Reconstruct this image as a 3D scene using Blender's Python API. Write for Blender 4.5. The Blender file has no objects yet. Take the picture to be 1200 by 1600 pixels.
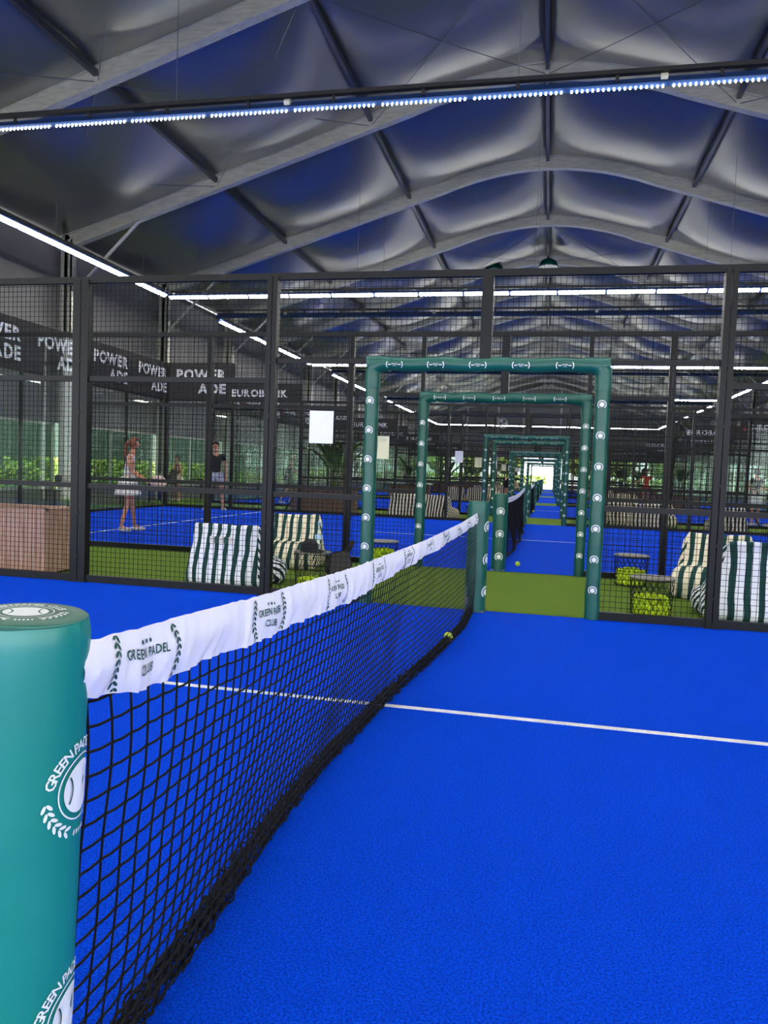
import bpy, bmesh, math, random
from mathutils import Vector, Matrix, noise
random.seed(7)
PI = math.pi
S = bpy.context.scene
COL = S.collection

# ------------------------------------------------------------------ camera
cam_d = bpy.data.cameras.new('camera')
cam = bpy.data.objects.new('camera', cam_d); COL.objects.link(cam)
cam_d.sensor_fit = 'VERTICAL'; cam_d.sensor_height = 32.0
cam_d.lens = 1191.27 / 1600 * 32.0
cam_d.clip_start = 0.05; cam_d.clip_end = 400
cam.location = (0, 0, 1.2269)
cam.rotation_mode = 'QUATERNION'
cam.rotation_quaternion = (Matrix.Rotation(0.211, 3, 'Z') @ Matrix.Rotation(PI/2 - 0.054, 3, 'X')
                           @ Matrix.Rotation(0.0366, 3, 'Z')).to_quaternion()
S.camera = cam
# ------------------------------------------------------------------ light levels
SKY = 5.0          # daylight coming in through the open end, the doors and the windows
LED = 54.0        # the LED bars over the courts
SUN = 34.0
TILT = 62           # how far the LED faces are turned down, degrees
S.view_settings.view_transform = 'Standard'
S.view_settings.look = 'None'
S.view_settings.exposure = 0.12
S.view_settings.gamma = 1.0
S.view_settings.use_curve_mapping = False
w = bpy.data.worlds.new('world'); S.world = w; w.use_nodes = True
bg = w.node_tree.nodes['Background']
bg.inputs[0].default_value = (0.93, 0.97, 1.0, 1); bg.inputs[1].default_value = SKY
sd = bpy.data.lights.new('sun', 'SUN'); sd.energy = SUN; sd.angle = 0.01; sd.color = (1, .95, .85)
sun = bpy.data.objects.new('sun', sd); COL.objects.link(sun)
sun.rotation_euler = (math.radians(28), math.radians(12), 0)
S.cycles.max_bounces = 8; S.cycles.transparent_max_bounces = 40
S.cycles.diffuse_bounces = 4; S.cycles.glossy_bounces = 3; S.cycles.transmission_bounces = 6
S.cycles.sample_clamp_indirect = 12.0
S.cycles.caustics_reflective = False; S.cycles.caustics_refractive = False

# ------------------------------------------------------------------ layout (metres, +Y along the nets)
CX = -0.60                 # centre line of the courts: the nets stand on it
F1 = 6.86                  # far side line of the nearest court
COURTS = [(1.0, F1)] + [(9.80 + 13.14*k, 19.80 + 13.14*k) for k in range(5)]
XL, XR = CX - 10.0, CX + 10.0
DOOR_L, DOOR_R = -1.62, 0.42
ORD = ['nearest', 'second', 'third', 'fourth', 'fifth', 'sixth']
RIDGE_X = -0.45
HALL_END = 77.56
HALL_NEAR = -7.44
WALL = 12.45

# ------------------------------------------------------------------ materials
def s2l(c):
    return tuple((v/255/12.92 if v/255 <= .04045 else ((v/255+.055)/1.055)**2.4) for v in c) + (1,)
def mat(name, rgb=None, rough=.6, metal=0., emis=None, es=0., lin=None, spec=.5, coat=0.):
    m = bpy.data.materials.new(name); m.use_nodes = True
    b = m.node_tree.nodes['Principled BSDF']
    c = lin if lin else s2l(rgb)
    if len(c) == 3: c = tuple(c) + (1,)
    b.inputs['Base Color'].default_value = c
    b.inputs['Roughness'].default_value = rough; b.inputs['Metallic'].default_value = metal
    b.inputs['Specular IOR Level'].default_value = spec
    b.inputs['Coat Weight'].default_value = coat
    if emis:
        b.inputs['Emission Color'].default_value = tuple(emis) + (1,)
        b.inputs['Emission Strength'].default_value = es
    return m
def nodes(m): return m.node_tree.nodes, m.node_tree.links, m.node_tree.nodes['Principled BSDF']
def add_noise(m, scale, c1, c2, detail=4, bump=0., bscale=None, coord='Object', stretch=(1,1,1), lo=.3, hi=.7):
    n, l, b = nodes(m)
    tc = n.new('ShaderNodeTexCoord'); mp = n.new('ShaderNodeMapping'); mp.inputs['Scale'].default_value = stretch
    l.new(tc.outputs[coord], mp.inputs[0])
    t = n.new('ShaderNodeTexNoise'); t.inputs['Scale'].default_value = scale; t.inputs['Detail'].default_value = detail
    l.new(mp.outputs[0], t.inputs[0])
    r = n.new('ShaderNodeValToRGB'); r.color_ramp.elements[0].position = lo; r.color_ramp.elements[1].position = hi
    r.color_ramp.elements[0].color = c1; r.color_ramp.elements[1].color = c2
    l.new(t.outputs[0], r.inputs[0]); l.new(r.outputs[0], b.inputs['Base Color'])
    if bump:
        t2 = n.new('ShaderNodeTexNoise'); t2.inputs['Scale'].default_value = bscale or scale; t2.inputs['Detail'].default_value = 3
        l.new(mp.outputs[0], t2.inputs[0])
        bp = n.new('ShaderNodeBump'); bp.inputs['Strength'].default_value = bump; bp.inputs['Distance'].default_value = .01
        l.new(t2.outputs[0], bp.inputs['Height']); l.new(bp.outputs[0], b.inputs['Normal'])
    return m
M = {}
M['blue'] = add_noise(mat('blue_turf', (0,60,200), .9, spec=.05), 150, (.0, .040, .62, 1), (.0, .100, .98, 1), 5, 1.0, 240, lo=.38, hi=.62)
M['green'] = add_noise(mat('green_turf', (90,125,30), .9, spec=.15), 240, (.080, .15, .012, 1), (.165, .27, .030, 1), 5, .8, 260)
M['line'] = add_noise(mat('white_line', (235,235,240), .8), 200, (.55,.57,.62,1), (.9,.9,.95,1), 4, .5, 250)
M['roof'] = add_noise(mat('roof_membrane', (95,95,105), .30, spec=1.0), 1.3, (.046,.044,.034,1), (.064,.061,.048,1), 4, .06, 3)
M['roof'].node_tree.nodes['Principled BSDF'].inputs['IOR'].default_value = 1.95
M['wallfab'] = add_noise(mat('wall_membrane', (90,90,92), .55), 1.0, (.14,.138,.135,1), (.19,.185,.18,1), 4, .05, 2)
M['alu'] = add_noise(mat('aluminium_beam', (150,150,145), .42, metal=.35), 3, (.40,.40,.345,1), (.56,.56,.49,1), 5, .03, 40, stretch=(1,6,6))
M['steel'] = mat('galvanised_tube', (120,122,125), .4, metal=.8)
M['purlin'] = mat('purlin_tube', (70,74,88), .35, metal=.7)
M['black'] = mat('black_coated_steel', (6,7,8), .42, spec=.28)
M['wire'] = mat('black_mesh_wire', (5,5,6), .6, spec=.2)
M['pad'] = add_noise(mat('green_padding_vinyl', (0,85,70), .38, spec=.55), 5, (.001,.075,.052,1), (.003,.10,.07,1), 4, .16, 9)
M['padlit'] = add_noise(mat('lit_padding_vinyl', (0,110,100), .36, spec=.6), 5, (.006,.21,.165,1), (.012,.25,.20,1), 4, .12, 7)  # same green vinyl, lightened to carry the daylight on the near post
M['padtop'] = mat('padding_cap_vinyl', (40,100,80), .45)  # cap green made paler to stand for light reflecting off the top
M['padwhite'] = mat('printed_white', (235,240,240), .5)
M['padink'] = mat('printed_dark_green', (10,70,60), .6)
M['net'] = mat('black_net_cord', (7,7,11), .8, spec=.25)
M['tape'] = mat('white_net_tape', (232,232,240), .75, spec=.3)
M['wood'] = add_noise(mat('timber_cladding', (170,130,110), .65), 5, s2l((150,112,92)), s2l((190,155,135)), 5, .1, 12, stretch=(8,8,.6))
M['wooddark'] = add_noise(mat('dark_timber_cladding', (110,85,70), .7), 5, s2l((92,70,58)), s2l((128,100,84)), 5, .1, 12, stretch=(8,8,.6))
M['soil'] = mat('dark_soil', (40,30,22), .95)
M['leaf'] = add_noise(mat('banana_leaf', (50,90,30), .45), 6, s2l((30,66,22)), s2l((80,120,40)), 3)
M['stem'] = mat('plant_stem', (90,110,50), .6)
M['banner'] = add_noise(mat('black_banner', (28,25,24), .7), 14, (.007,.0065,.006,1), (.02,.017,.015,1), 4, .15, 30)
M['white'] = mat('white_print', (225,225,225), .6)
M['red'] = mat('red_print', (170,40,45), .6)
M['paper'] = mat('white_paper', (235,235,235), .7)
M['cream'] = mat('cream_paper', (222,222,196), .7)
M['ink'] = mat('grey_ink', (90,110,110), .7)
M['ball'] = add_noise(mat('tennis_ball_felt', (205,235,40), .85, spec=.2), 60, (.50,.74,.01,1), (.72,.92,.05,1), 3, .4, 200)
M['ballseam'] = mat('ball_seam', (240,240,230), .7)
M['tabletop'] = mat('olive_grey_top', (110,108,95), .5)
M['cloth_black'] = add_noise(mat('black_fabric', (20,20,22), .85), 40, (.004,.004,.005,1), (.013,.013,.015,1), 4, .4, 60)
M['bagbrown'] = mat('charcoal_cover', (38,34,33), .6)
M['blueplastic'] = mat('blue_coated_housing', (24,55,105), .45)
M['darkplastic'] = mat('black_cable_tray', (8,8,12), .5)
M['driver'] = mat('cream_driver_box', (225,225,205), .5)
M['skin1'] = mat('tanned_skin', (205,140,105), .55); M['skin2'] = mat('fair_skin', (190,135,110), .55)
M['hairred'] = mat('auburn_hair', (120,62,38), .5); M['hairdark'] = mat('dark_hair', (30,24,20), .5)
M['whitecloth'] = mat('white_fabric', (225,220,212), .85); M['shoe'] = mat('white_shoe', (225,215,205), .6)
M['grey'] = mat('light_grey_fabric', (170,172,185), .85); M['darkgreen'] = mat('dark_green_fabric', (45,62,50), .85)
M['orange'] = mat('orange_fabric', (235,75,45), .85); M['rust'] = mat('maroon_fabric', (95,50,45), .85); M['beige'] = mat('beige_fabric', (170,150,125), .85)
M['pinkracket'] = mat('pale_pink_racket', (225,190,180), .4)
M['greenglass'] = mat('dark_green_lamp', (0,70,62), .15, metal=.3)
M['concrete'] = add_noise(mat('grey_paving', (140,140,138), .9), 3, (.25,.25,.24,1), (.38,.37,.36,1), 4)
M['hedge'] = add_noise(mat('hedge_leaves', (110,150,50), .6), 3, s2l((58,92,34)), s2l((158,178,78)), 4)
M['teal'] = add_noise(mat('teal_green_windbreak', (60,110,100), .7), 2, s2l((72,92,88)), s2l((112,130,124)), 3, stretch=(1,1,.2))
M['trunk'] = mat('bark', (80,66,52), .9)
M['ledglow'] = mat('led_emitter', (255,255,250), .4, emis=(1, .985, .93), es=LED)
M['ledlens'] = mat('led_lens', (255,255,255), .3, emis=(1, .985, .95), es=LED*.7)

def glassy(name, tint, refl, rough=.02):
    m = bpy.data.materials.new(name); m.use_nodes = True
    n, l = m.node_tree.nodes, m.node_tree.links; n.clear()
    o = n.new('ShaderNodeOutputMaterial'); mx = n.new('ShaderNodeMixShader'); t = n.new('ShaderNodeBsdfTransparent'); g = n.new('ShaderNodeBsdfGlossy')
    t.inputs[0].default_value = tint; g.inputs['Roughness'].default_value = rough
    f = n.new('ShaderNodeLayerWeight'); f.inputs['Blend'].default_value = .5
    pw = n.new('ShaderNodeMath'); pw.operation = 'POWER'; pw.inputs[1].default_value = 4.; l.new(f.outputs['Facing'], pw.inputs[0])
    ma = n.new('ShaderNodeMath'); ma.operation = 'MULTIPLY_ADD'; ma.inputs[1].default_value = refl; ma.inputs[2].default_value = .035; l.new(pw.outputs[0], ma.inputs[0])
    l.new(ma.outputs[0], mx.inputs[0]); l.new(t.outputs[0], mx.inputs[1]); l.new(g.outputs[0], mx.inputs[2]); l.new(mx.outputs[0], o.inputs[0])
    return m
M['glass'] = glassy('court_glass', (.95,.98,.965,1), .7)
M['pvc'] = glassy('clear_window_film', (.34,.40,.37,1), .5, .08)
M['pvcclear'] = glassy('clear_gable_film', (.80,.84,.80,1), .4, .08)
M['bottle'] = glassy('clear_blue_bottle', (.86,.93,.97,1), .8, .05)

def stripes(name, c1, c2, period, axis=0, duty=.5, phase=0.):
    m = mat(name, (255,255,255), .85, spec=.2); n, l, b = nodes(m)
    tc = n.new('ShaderNodeTexCoord'); sp = n.new('ShaderNodeSeparateXYZ'); l.new(tc.outputs['Object'], sp.inputs[0])
    src = sp.outputs[0]
    nz = n.new('ShaderNodeTexNoise'); nz.inputs['Scale'].default_value = 2.2; l.new(tc.outputs['Object'], nz.inputs[0])
    w1 = n.new('ShaderNodeMath'); w1.operation = 'MULTIPLY_ADD'; w1.inputs[1].default_value = .07; w1.inputs[2].default_value = phase
    l.new(nz.outputs[0], w1.inputs[0])
    if axis == 'diag':
        a0 = n.new('ShaderNodeMath'); a0.operation = 'MULTIPLY_ADD'; a0.inputs[1].default_value = .75
        l.new(sp.outputs[2], a0.inputs[0]); l.new(sp.outputs[1], a0.inputs[2]); src = a0.outputs[0]
    a = n.new('ShaderNodeMath'); a.operation = 'ADD'; l.new(src, a.inputs[0]); l.new(w1.outputs[0], a.inputs[1])
    d = n.new('ShaderNodeMath'); d.operation = 'DIVIDE'; d.inputs[1].default_value = period; l.new(a.outputs[0], d.inputs[0])
    f = n.new('ShaderNodeMath'); f.operation = 'FRACT'; l.new(d.outputs[0], f.inputs[0])
    g = n.new('ShaderNodeMath'); g.operation = 'GREATER_THAN'; g.inputs[1].default_value = duty; l.new(f.outputs[0], g.inputs[0])
    mx = n.new('ShaderNodeMix'); mx.data_type = 'RGBA'; mx.inputs[6].default_value = s2l(c1); mx.inputs[7].default_value = s2l(c2)
    l.new(g.outputs[0], mx.inputs[0]); l.new(mx.outputs[2], b.inputs['Base Color'])
    return m
W_, G_, C_ = (238,240,246), (28,66,62), (232,222,196)
M['strA'] = stripes('white_and_green_stripe', W_, G_, .105, 0, .55); M['strAs'] = stripes('white_and_green_side', W_, G_, .085, 'diag', .55)
M['strB'] = stripes('cream_and_green_stripe', C_, G_, .105, 0, .55); M['strBs'] = stripes('cream_and_green_side', C_, G_, .085, 'diag', .55)
M['strC'] = stripes('cream_and_black_stripe', C_, (18,20,20), .09, 0, .5); M['strCs'] = stripes('cream_and_black_side', C_, (18,20,20), .075, 'diag', .5)
M['strP'] = stripes('pouf_stripe', W_, (18,40,38), .06, 'diag', .5)

# ------------------------------------------------------------------ mesh helpers
class MB:
    def __init__(s): s.v = []; s.f = []; s.mi = []
    def add(s, vs, fs, mi=0):
        o = len(s.v); s.v += [tuple(v) for v in vs]; s.f += [tuple(i+o for i in f) for f in fs]; s.mi += [mi]*len(fs); return s
    def box(s, x0, x1, y0, y1, z0, z1, mi=0, mtx=None):
        vs = [Vector((x, y, z)) for x in (x0, x1) for y in (y0, y1) for z in (z0, z1)]
        if mtx: vs = [mtx @ v for v in vs]
        return s.add(vs, [(0,1,3,2),(4,6,7,5),(0,4,5,1),(2,3,7,6),(0,2,6,4),(1,5,7,3)], mi)
    def bevbox(s, x0, x1, y0, y1, z0, z1, r=.01, mi=0):
        bm = bmesh.new(); bmesh.ops.create_cube(bm, size=1)
        for v in bm.verts: v.co = Vector(((x0+x1)/2 + v.co.x*(x1-x0), (y0+y1)/2 + v.co.y*(y1-y0), (z0+z1)/2 + v.co.z*(z1-z0)))
        bmesh.ops.bevel(bm, geom=bm.edges[:], offset=r, segments=2, affect='EDGES')
        bm.verts.index_update(); s.add([v.co.copy() for v in bm.verts], [[v.index for v in f.verts] for f in bm.faces], mi); bm.free(); return s
    def tube(s, pts, r, n=8, mi=0, caps=True, ref=None):
        pts = [Vector(p) for p in pts]; rs = r if isinstance(r, (list, tuple)) else [r]*len(pts)
        ring = []; prev = None
        for i, p in enumerate(pts):
            d = (pts[min(i+1, len(pts)-1)] - pts[max(i-1, 0)])
            d = d.normalized() if d.length > 1e-9 else Vector((0,0,1))
            if prev is None:
                a = Vector(ref) if ref else (Vector((0,0,1)) if abs(d.z) < .9 else Vector((1,0,0)))
            else: a = prev
            a = (a - d*a.dot(d)).normalized(); b = d.cross(a); prev = a
            ring.append([p + (a*math.cos(t) + b*math.sin(t))*rs[i] for t in (2*PI*k/n + PI/n for k in range(n))])
        vs = [v for rg in ring for v in rg]; fs = []
        for i in range(len(pts)-1):
            for k in range(n):
                fs.append((i*n+k, i*n+(k+1) % n, (i+1)*n+(k+1) % n, (i+1)*n+k))
        if caps: fs.append(tuple(range(n))[::-1]); fs.append(tuple((len(pts)-1)*n+k for k in range(n)))
        return s.add(vs, fs, mi)
    def bar(s, a, b, wd, mi=0): return s.tube([a, b], wd*.7071, 4, mi)
    def lathe(s, prof, n=24, c=(0,0,0), mi=0, sx=1, sy=1):
        vs = []; fs = []
        for r, z in prof:
            for k in range(n):
                t = 2*PI*k/n; vs.append((c[0]+r*math.cos(t)*sx, c[1]+r*math.sin(t)*sy, c[2]+z))
        for i in range(len(prof)-1):
            for k in range(n): fs.append((i*n+k, i*n+(k+1) % n, (i+1)*n+(k+1) % n, (i+1)*n+k))
        fs.append(tuple(range(n))[::-1]); fs.append(tuple((len(prof)-1)*n+k for k in range(n)))
        return s.add(vs, fs, mi)
    def grid(s, fn, nu, nv, mi=0, flip=False):
        vs = [fn(i/nu, j/nv) for i in range(nu+1) for j in range(nv+1)]
        fs = [(i*(nv+1)+j, (i+1)*(nv+1)+j, (i+1)*(nv+1)+j+1, i*(nv+1)+j+1) for i in range(nu) for j in range(nv)]
        if flip: fs = [f[::-1] for f in fs]
        return s.add(vs, fs, mi)
    def mesh(s, name, mats, smooth=False, angle=None):
        me = bpy.data.meshes.new(name); me.from_pydata([tuple(v) for v in s.v], [], s.f)
        for m in (mats if isinstance(mats, (list, tuple)) else [mats]): me.materials.append(m)
        me.polygons.foreach_set('material_index', s.mi)
        if smooth:
            me.polygons.foreach_set('use_smooth', [True]*len(me.polygons))
            if angle: me.set_sharp_from_angle(angle=math.radians(angle))
        me.update(); return me
    def build(s, name, mats, parent=None, smooth=False, angle=None, loc=None):
        o = bpy.data.objects.new(name, s.mesh(name, mats, smooth, angle)); COL.objects.link(o)
        if parent: o.parent = parent
        if loc: o.location = loc
        return o
def inst(name, me, parent=None, loc=None, rz=0, scale=None):
    o = bpy.data.objects.new(name, me); COL.objects.link(o)
    if parent: o.parent = parent
    if loc: o.location = loc
    if rz: o.rotation_euler = (0, 0, rz)
    if scale: o.scale = scale
    return o
def tag(o, label, cat, group=None, kind=None):
    o['label'] = label; o['category'] = cat
    if group: o['group'] = group
    if kind: o['kind'] = kind
    return o
def thing(name, label, cat, loc=(0,0,0), rz=0, group=None):
    o = bpy.data.objects.new(name, None); COL.objects.link(o); o.location = loc; o.rotation_euler = (0,0,rz); o.empty_display_size = .1
    return tag(o, label, cat, group)
def struct(o): o['kind'] = 'structure'; return o
def children(o): return [c for c in bpy.data.objects if c.parent == o]
def copy_tree(o, label=None, loc=None, rz=None, group=None):
    kids = {}
    for c in bpy.data.objects:
        if c.parent: kids.setdefault(c.parent, []).append(c)
    def rec(a, par):
        c = a.copy(); COL.objects.link(c); c.parent = par
        for ch in kids.get(a, []): rec(ch, c)
        return c
    r = rec(o, None)
    if label: r['label'] = label
    if loc: r.location = loc
    if rz is not None: r.rotation_euler = (0,0,rz)
    if group: r['group'] = group
    return r

# flat lettering and emblem shapes: 2-D polygons that are laid on a surface afterwards
_glyph = {}; BOLD = .018
def glyph(ch):
    if (ch, BOLD) in _glyph: return _glyph[(ch, BOLD)]
    cu = bpy.data.curves.new('g', 'FONT'); cu.body = ch; cu.size = 1; cu.offset = BOLD; cu.resolution_u = 2
    ob = bpy.data.objects.new('g', cu); COL.objects.link(ob)
    bpy.context.view_layer.update()
    me = bpy.data.meshes.new_from_object(ob.evaluated_get(bpy.context.evaluated_depsgraph_get()))
    vs = [(v.co.x, v.co.y) for v in me.vertices]; fs = [tuple(p.vertices) for p in me.polygons]
    bpy.data.objects.remove(ob); bpy.data.curves.remove(cu); bpy.data.meshes.remove(me)
    x1 = max([v[0] for v in vs], default=.3)
    _glyph[(ch, BOLD)] = (vs, fs, x1); return _glyph[(ch, BOLD)]
def text2d(s, h, align='c', sp=.06, squash=1.):
    """flat text, cap height h, baseline 0 -> (verts2d, faces)"""
    k = h/.70; x = 0; V = []; Fc = []
    for ch in s:
        if ch == ' ': x += .32; continue
        vs, fs, wd = glyph(ch); o = len(V); V += [((x+a)*k*squash, b*k) for a, b in vs]; Fc += [tuple(i+o for i in f) for f in fs]; x += wd + sp
    W = (x - sp)*k*squash; d = {'c': -W/2, 'l': 0, 'r': -W}[align]
    return [(a+d, b) for a, b in V], Fc
def arc_text(s, R, h, a0, a1):
    k = h/.70; V = []; Fc = []; ws = [glyph(c)[2] if c != ' ' else .25 for c in s]; tot = sum(ws) + .09*(len(s)-1); x = 0
    for ch, wd in zip(s, ws):
        mid = (x + wd/2)/tot; ang = a0 + (a1-a0)*mid
        if ch != ' ':
            vs, fs, _ = glyph(ch); o = len(V); up = Vector((math.cos(ang), math.sin(ang))); rt = Vector((up.y, -up.x))
            for a, b in vs:
                p = up*(R + b*k) + rt*((a-wd/2)*k); V.append((p.x, p.y))
            Fc += [tuple(i+o for i in f) for f in fs]
        x += wd + .09
    return V, Fc
def disc2d(cx, cy, r, n=24, ry=None):
    ry = ry or r
    return [(cx, cy)] + [(cx+r*math.cos(2*PI*k/n), cy+ry*math.sin(2*PI*k/n)) for k in range(n)], [(0, k+1, (k+1) % n+1) for k in range(n)]
def ring2d(r0, r1, a0=0, a1=2*PI, n=32, cx=0, cy=0):
    V = []
    for k in range(n+1):
        a = a0+(a1-a0)*k/n; V += [(cx+r0*math.cos(a), cy+r0*math.sin(a)), (cx+r1*math.cos(a), cy+r1*math.sin(a))]
    return V, [(2*k, 2*k+1, 2*k+3, 2*k+2) for k in range(n)]
def leaf2d(cx, cy, ang, L, wd):
    V = []; n = 8
    for k in range(n):
        t = 2*PI*k/n; a, b = L/2*math.cos(t), wd/2*math.sin(t); V.append((cx+a*math.cos(ang)-b*math.sin(ang), cy+a*math.sin(ang)+b*math.cos(ang)))
    return V, [tuple(range(n))]
def laurel2d(R, a0, a1, n, L):
    out = []
    for k in range(n):
        a = a0+(a1-a0)*(k+.5)/n; d = 1 if a1 > a0 else -1
        for s in (-1, 1):
            rr = R + s*L*.33
            out.append(leaf2d(rr*math.cos(a), rr*math.sin(a), a + d*PI/2 - s*d*.6, L, L*.42))
    return out
def put(mb, shape, fn, mi=0):
    V, Fc = shape; mb.add([fn(a, b) for a, b in V], Fc, mi)
def emblem(mb, R, fn, fn2, full=True, text='GREEN PADEL CLUB', mi=0, mi2=1):
    """round club emblem of outer radius R: ball in a ring, lettering over it, laurel round it"""
    put(mb, disc2d(0, 0, R*.50, 28), fn, mi)
    put(mb, ring2d(R*.60, R*.63, n=40), fn, mi)
    put(mb, ring2d(R*.44, R*.475, -PI*.19, PI*.19, 12, -R*.74, R*.02), fn2, mi2)
    put(mb, ring2d(R*.44, R*.475, PI*.81, PI*1.19, 12, R*.74, -R*.02), fn2, mi2)
    if full:
        put(mb, arc_text(text, R*.72, R*.20, PI*.93, PI*.07), fn, mi)
        for sh in laurel2d(R*.85, PI*1.03, PI*1.38, 6, R*.17) + laurel2d(R*.85, PI*-.03, -PI*.38, 6, R*.17): put(mb, sh, fn, mi)
        for k in range(-2, 3): put(mb, leaf2d(math.cos(-PI/2+k*.10)*R*.88, math.sin(-PI/2+k*.10)*R*.88, -PI/2+k*.1, R*.12, R*.05), fn, mi)
    else:
        put(mb, ring2d(R*.80, R*.97, -PI*.30, PI*1.30, 24), fn, mi)

# ------------------------------------------------------------------ SETTING: ground, courts, lines
g = MB(); g.box(-WALL-2.5, WALL+1.2, HALL_NEAR, HALL_END+.5, -.10, -.012); struct(g.build('floor', M['green']))
for i, (a, b) in enumerate(COURTS):
    a2 = HALL_NEAR if i == 0 else a
    g = MB(); g.box(XL, XR, a2, b, -.012, 0.0); struct(g.build('floor', M['blue']))
tn = 1
def trim(mb, m, **k):
    global tn
    o = mb.build('trim_%d' % tn, m, **k); tn += 1; return struct(o)
for i, (a, b) in enumerate(COURTS):
    ym = 3.86 if i == 0 else (a+b)/2
    g = MB(); g.box(CX-6.95, CX+6.95, ym-.022, ym+.022, 0, .002); trim(g, M['line'])
    for sx in (-1, 1):
        g = MB(); g.box(CX+sx*6.95-.025, CX+sx*6.95+.025, a, b, 0, .0021); trim(g, M['line'])
# green strip laid flush between the courts
for i in range(len(COURTS)):
    y0 = COURTS[i][1]; y1 = COURTS[i+1][0] if i < 5 else HALL_END
    g = MB(); g.box(XL, XR, y0, y1, -.012, -.0005); struct(g.build('floor', M['green']))
g = MB(); g.box(-80, 80, -60, 180, -.2, -.11); o = g.build('ground', M['concrete']); struct(o)

# ------------------------------------------------------------------ roof
def arch_low(x):            # underside of the aluminium arch
    d = abs(x - RIDGE_X)
    if d < 3.0: return 9.94 - .0635*d*d*1.02
    z3 = 9.94 - .0635*9*1.02
    return z3 - (d-3.0)*.318 - .0
DEPTH = .36
SAG = .46
PUR = [-12.0, -7.75, -3.95, 0, 3.95, 7.75, 12.0]
ARCH_Y = [12.56 + 5*k for k in range(-4, 14)]
ARCH_Y = [y for y in ARCH_Y if y <= HALL_END+.1]
def xs_arch(n=48): return [RIDGE_X - 12.0 + 24.0*k/n for k in range(n+1)]
for y in ARCH_Y:
    g = MB(); xs = xs_arch()
    # box profile with a lower and an upper flange
    for (dy, z0, z1) in ((.055, .04, DEPTH-.04), (.10, 0, .04), (.10, DEPTH-.04, DEPTH)):
        vs = []; fs = []
        for x in xs:
            z = arch_low(x); vs += [(x, y-dy, z+z0), (x, y+dy, z+z0), (x, y+dy, z+z1), (x, y-dy, z+z1)]
        for i in range(len(xs)-1):
            for k in range(4): fs.append((4*i+k, 4*i+(k+1) % 4, 4*i+4+(k+1) % 4, 4*i+4+k))
        g.add(vs, fs)
    for sx in (-1, 1):      # columns, knee struts, splice bolts
        xe = RIDGE_X + sx*11.75; ze = arch_low(xe)
        for (dx, dy) in ((.045, .13), (.15, .03)):
            g.box(xe-dx if dx < .1 else xe-.15, xe+dx if dx < .1 else xe-.12, y-dy, y+dy, 0, ze+.3)
            g.box(xe+.12 if dx > .1 else xe-dx, xe+.15 if dx > .1 else xe+dx, y-dy if dx < .1 else y-.13, y+dy if dx < .1 else y+.13, 0, ze+.3)
        g.box(xe-.15, xe+.15, y-.13, y-.10, 0, ze+.2); g.box(xe-.15, xe+.15, y+.10, y+.13, 0, ze+.2)
        g.tube([(xe-sx*.1, y, ze-1.15), (xe-sx*2.0, y, arch_low(xe-sx*2.0)+.05)], .045, 10)
        g.box(min(xe-sx*2.5, xe-sx*.1), max(xe-sx*2.5, xe-sx*.1), y-.07, y+.07, -.04, .06, mtx=Matrix.Translation((0,0,0)) if False else Matrix(((1,0,0,0),(0,1,0,0),(sx*-.318,0,1,arch_low(xe)+.08+sx*.318*xe),(0,0,0,1))))
        for xx in (xe-sx*6.2, xe-sx*6.35, xe-sx*6.8, xe-sx*6.95):
            for dz in (.10, .24): g.lathe([(.03, -.075), (.03, .075)], 8, (0,0,0)) if False else g.tube([(xx, y-.075, arch_low(xx)+dz), (xx, y-.055, arch_low(xx)+dz)], .022, 8)
    trim(g, M['alu'], smooth=False)
# roof membrane, hanging slack between the arches and purlins
for i in range(len(ARCH_Y)-1):
    y0, y1 = ARCH_Y[i], ARCH_Y[i+1]; g = MB()
    for j in range(6):
        xa, xb = RIDGE_X+PUR[j], RIDGE_X+PUR[j+1]
        def fn(u, v, xa=xa, xb=xb, y0=y0, y1=y1):
            x = xa+(xb-xa)*u; y = y0+(y1-y0)*v
            bu = max(0., 1-abs(2*u-1)**2.4); bv = max(0., 1-abs(2*v-1)**2.0)
            return (x, y, arch_low(x)+DEPTH - SAG*bu*bv)
        g.grid(fn, 16, 18, flip=False)
    o = g.build('ceiling', M['roof'], smooth=True); struct(o)
for dx in PUR:
    g = MB(); x = RIDGE_X+dx; z = arch_low(x)+DEPTH-.12
    for i in range(len(ARCH_Y)-1): g.box(x-.045, x+.045, ARCH_Y[i]+.06, ARCH_Y[i+1]-.06, z-.05, z+.06)
    trim(g, M['purlin'])
# bracing cables under the membrane
def cable(a, b, sag=.0):
    g = MB(); a, b = Vector(a), Vector(b)
    g.tube([a.lerp(b, t/6) - Vector((0,0,sag*4*(t/6)*(1-t/6))) for t in range(7)], .008, 5); return g
for i in (0, 2, 3, 4, 7, 10, 13):
    if i+1 >= len(ARCH_Y): continue
    y0, y1 = ARCH_Y[i], ARCH_Y[i+1]
    for j in range(6):
        xa, xb = RIDGE_X+PUR[j], RIDGE_X+PUR[j+1]; za, zb = arch_low(xa)+.12, arch_low(xb)+.12
        g = MB()
        for (p, q) in (((xa, y0, za), (xb, y1, zb)), ((xb, y0, zb), (xa, y1, za))):
            c = cable(p, q, .05); g.add(c.v, c.f)
            g.tube([Vector(p), Vector(p).lerp(Vector(q), .06)], .02, 6)
        trim(g, M['steel'])

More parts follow.
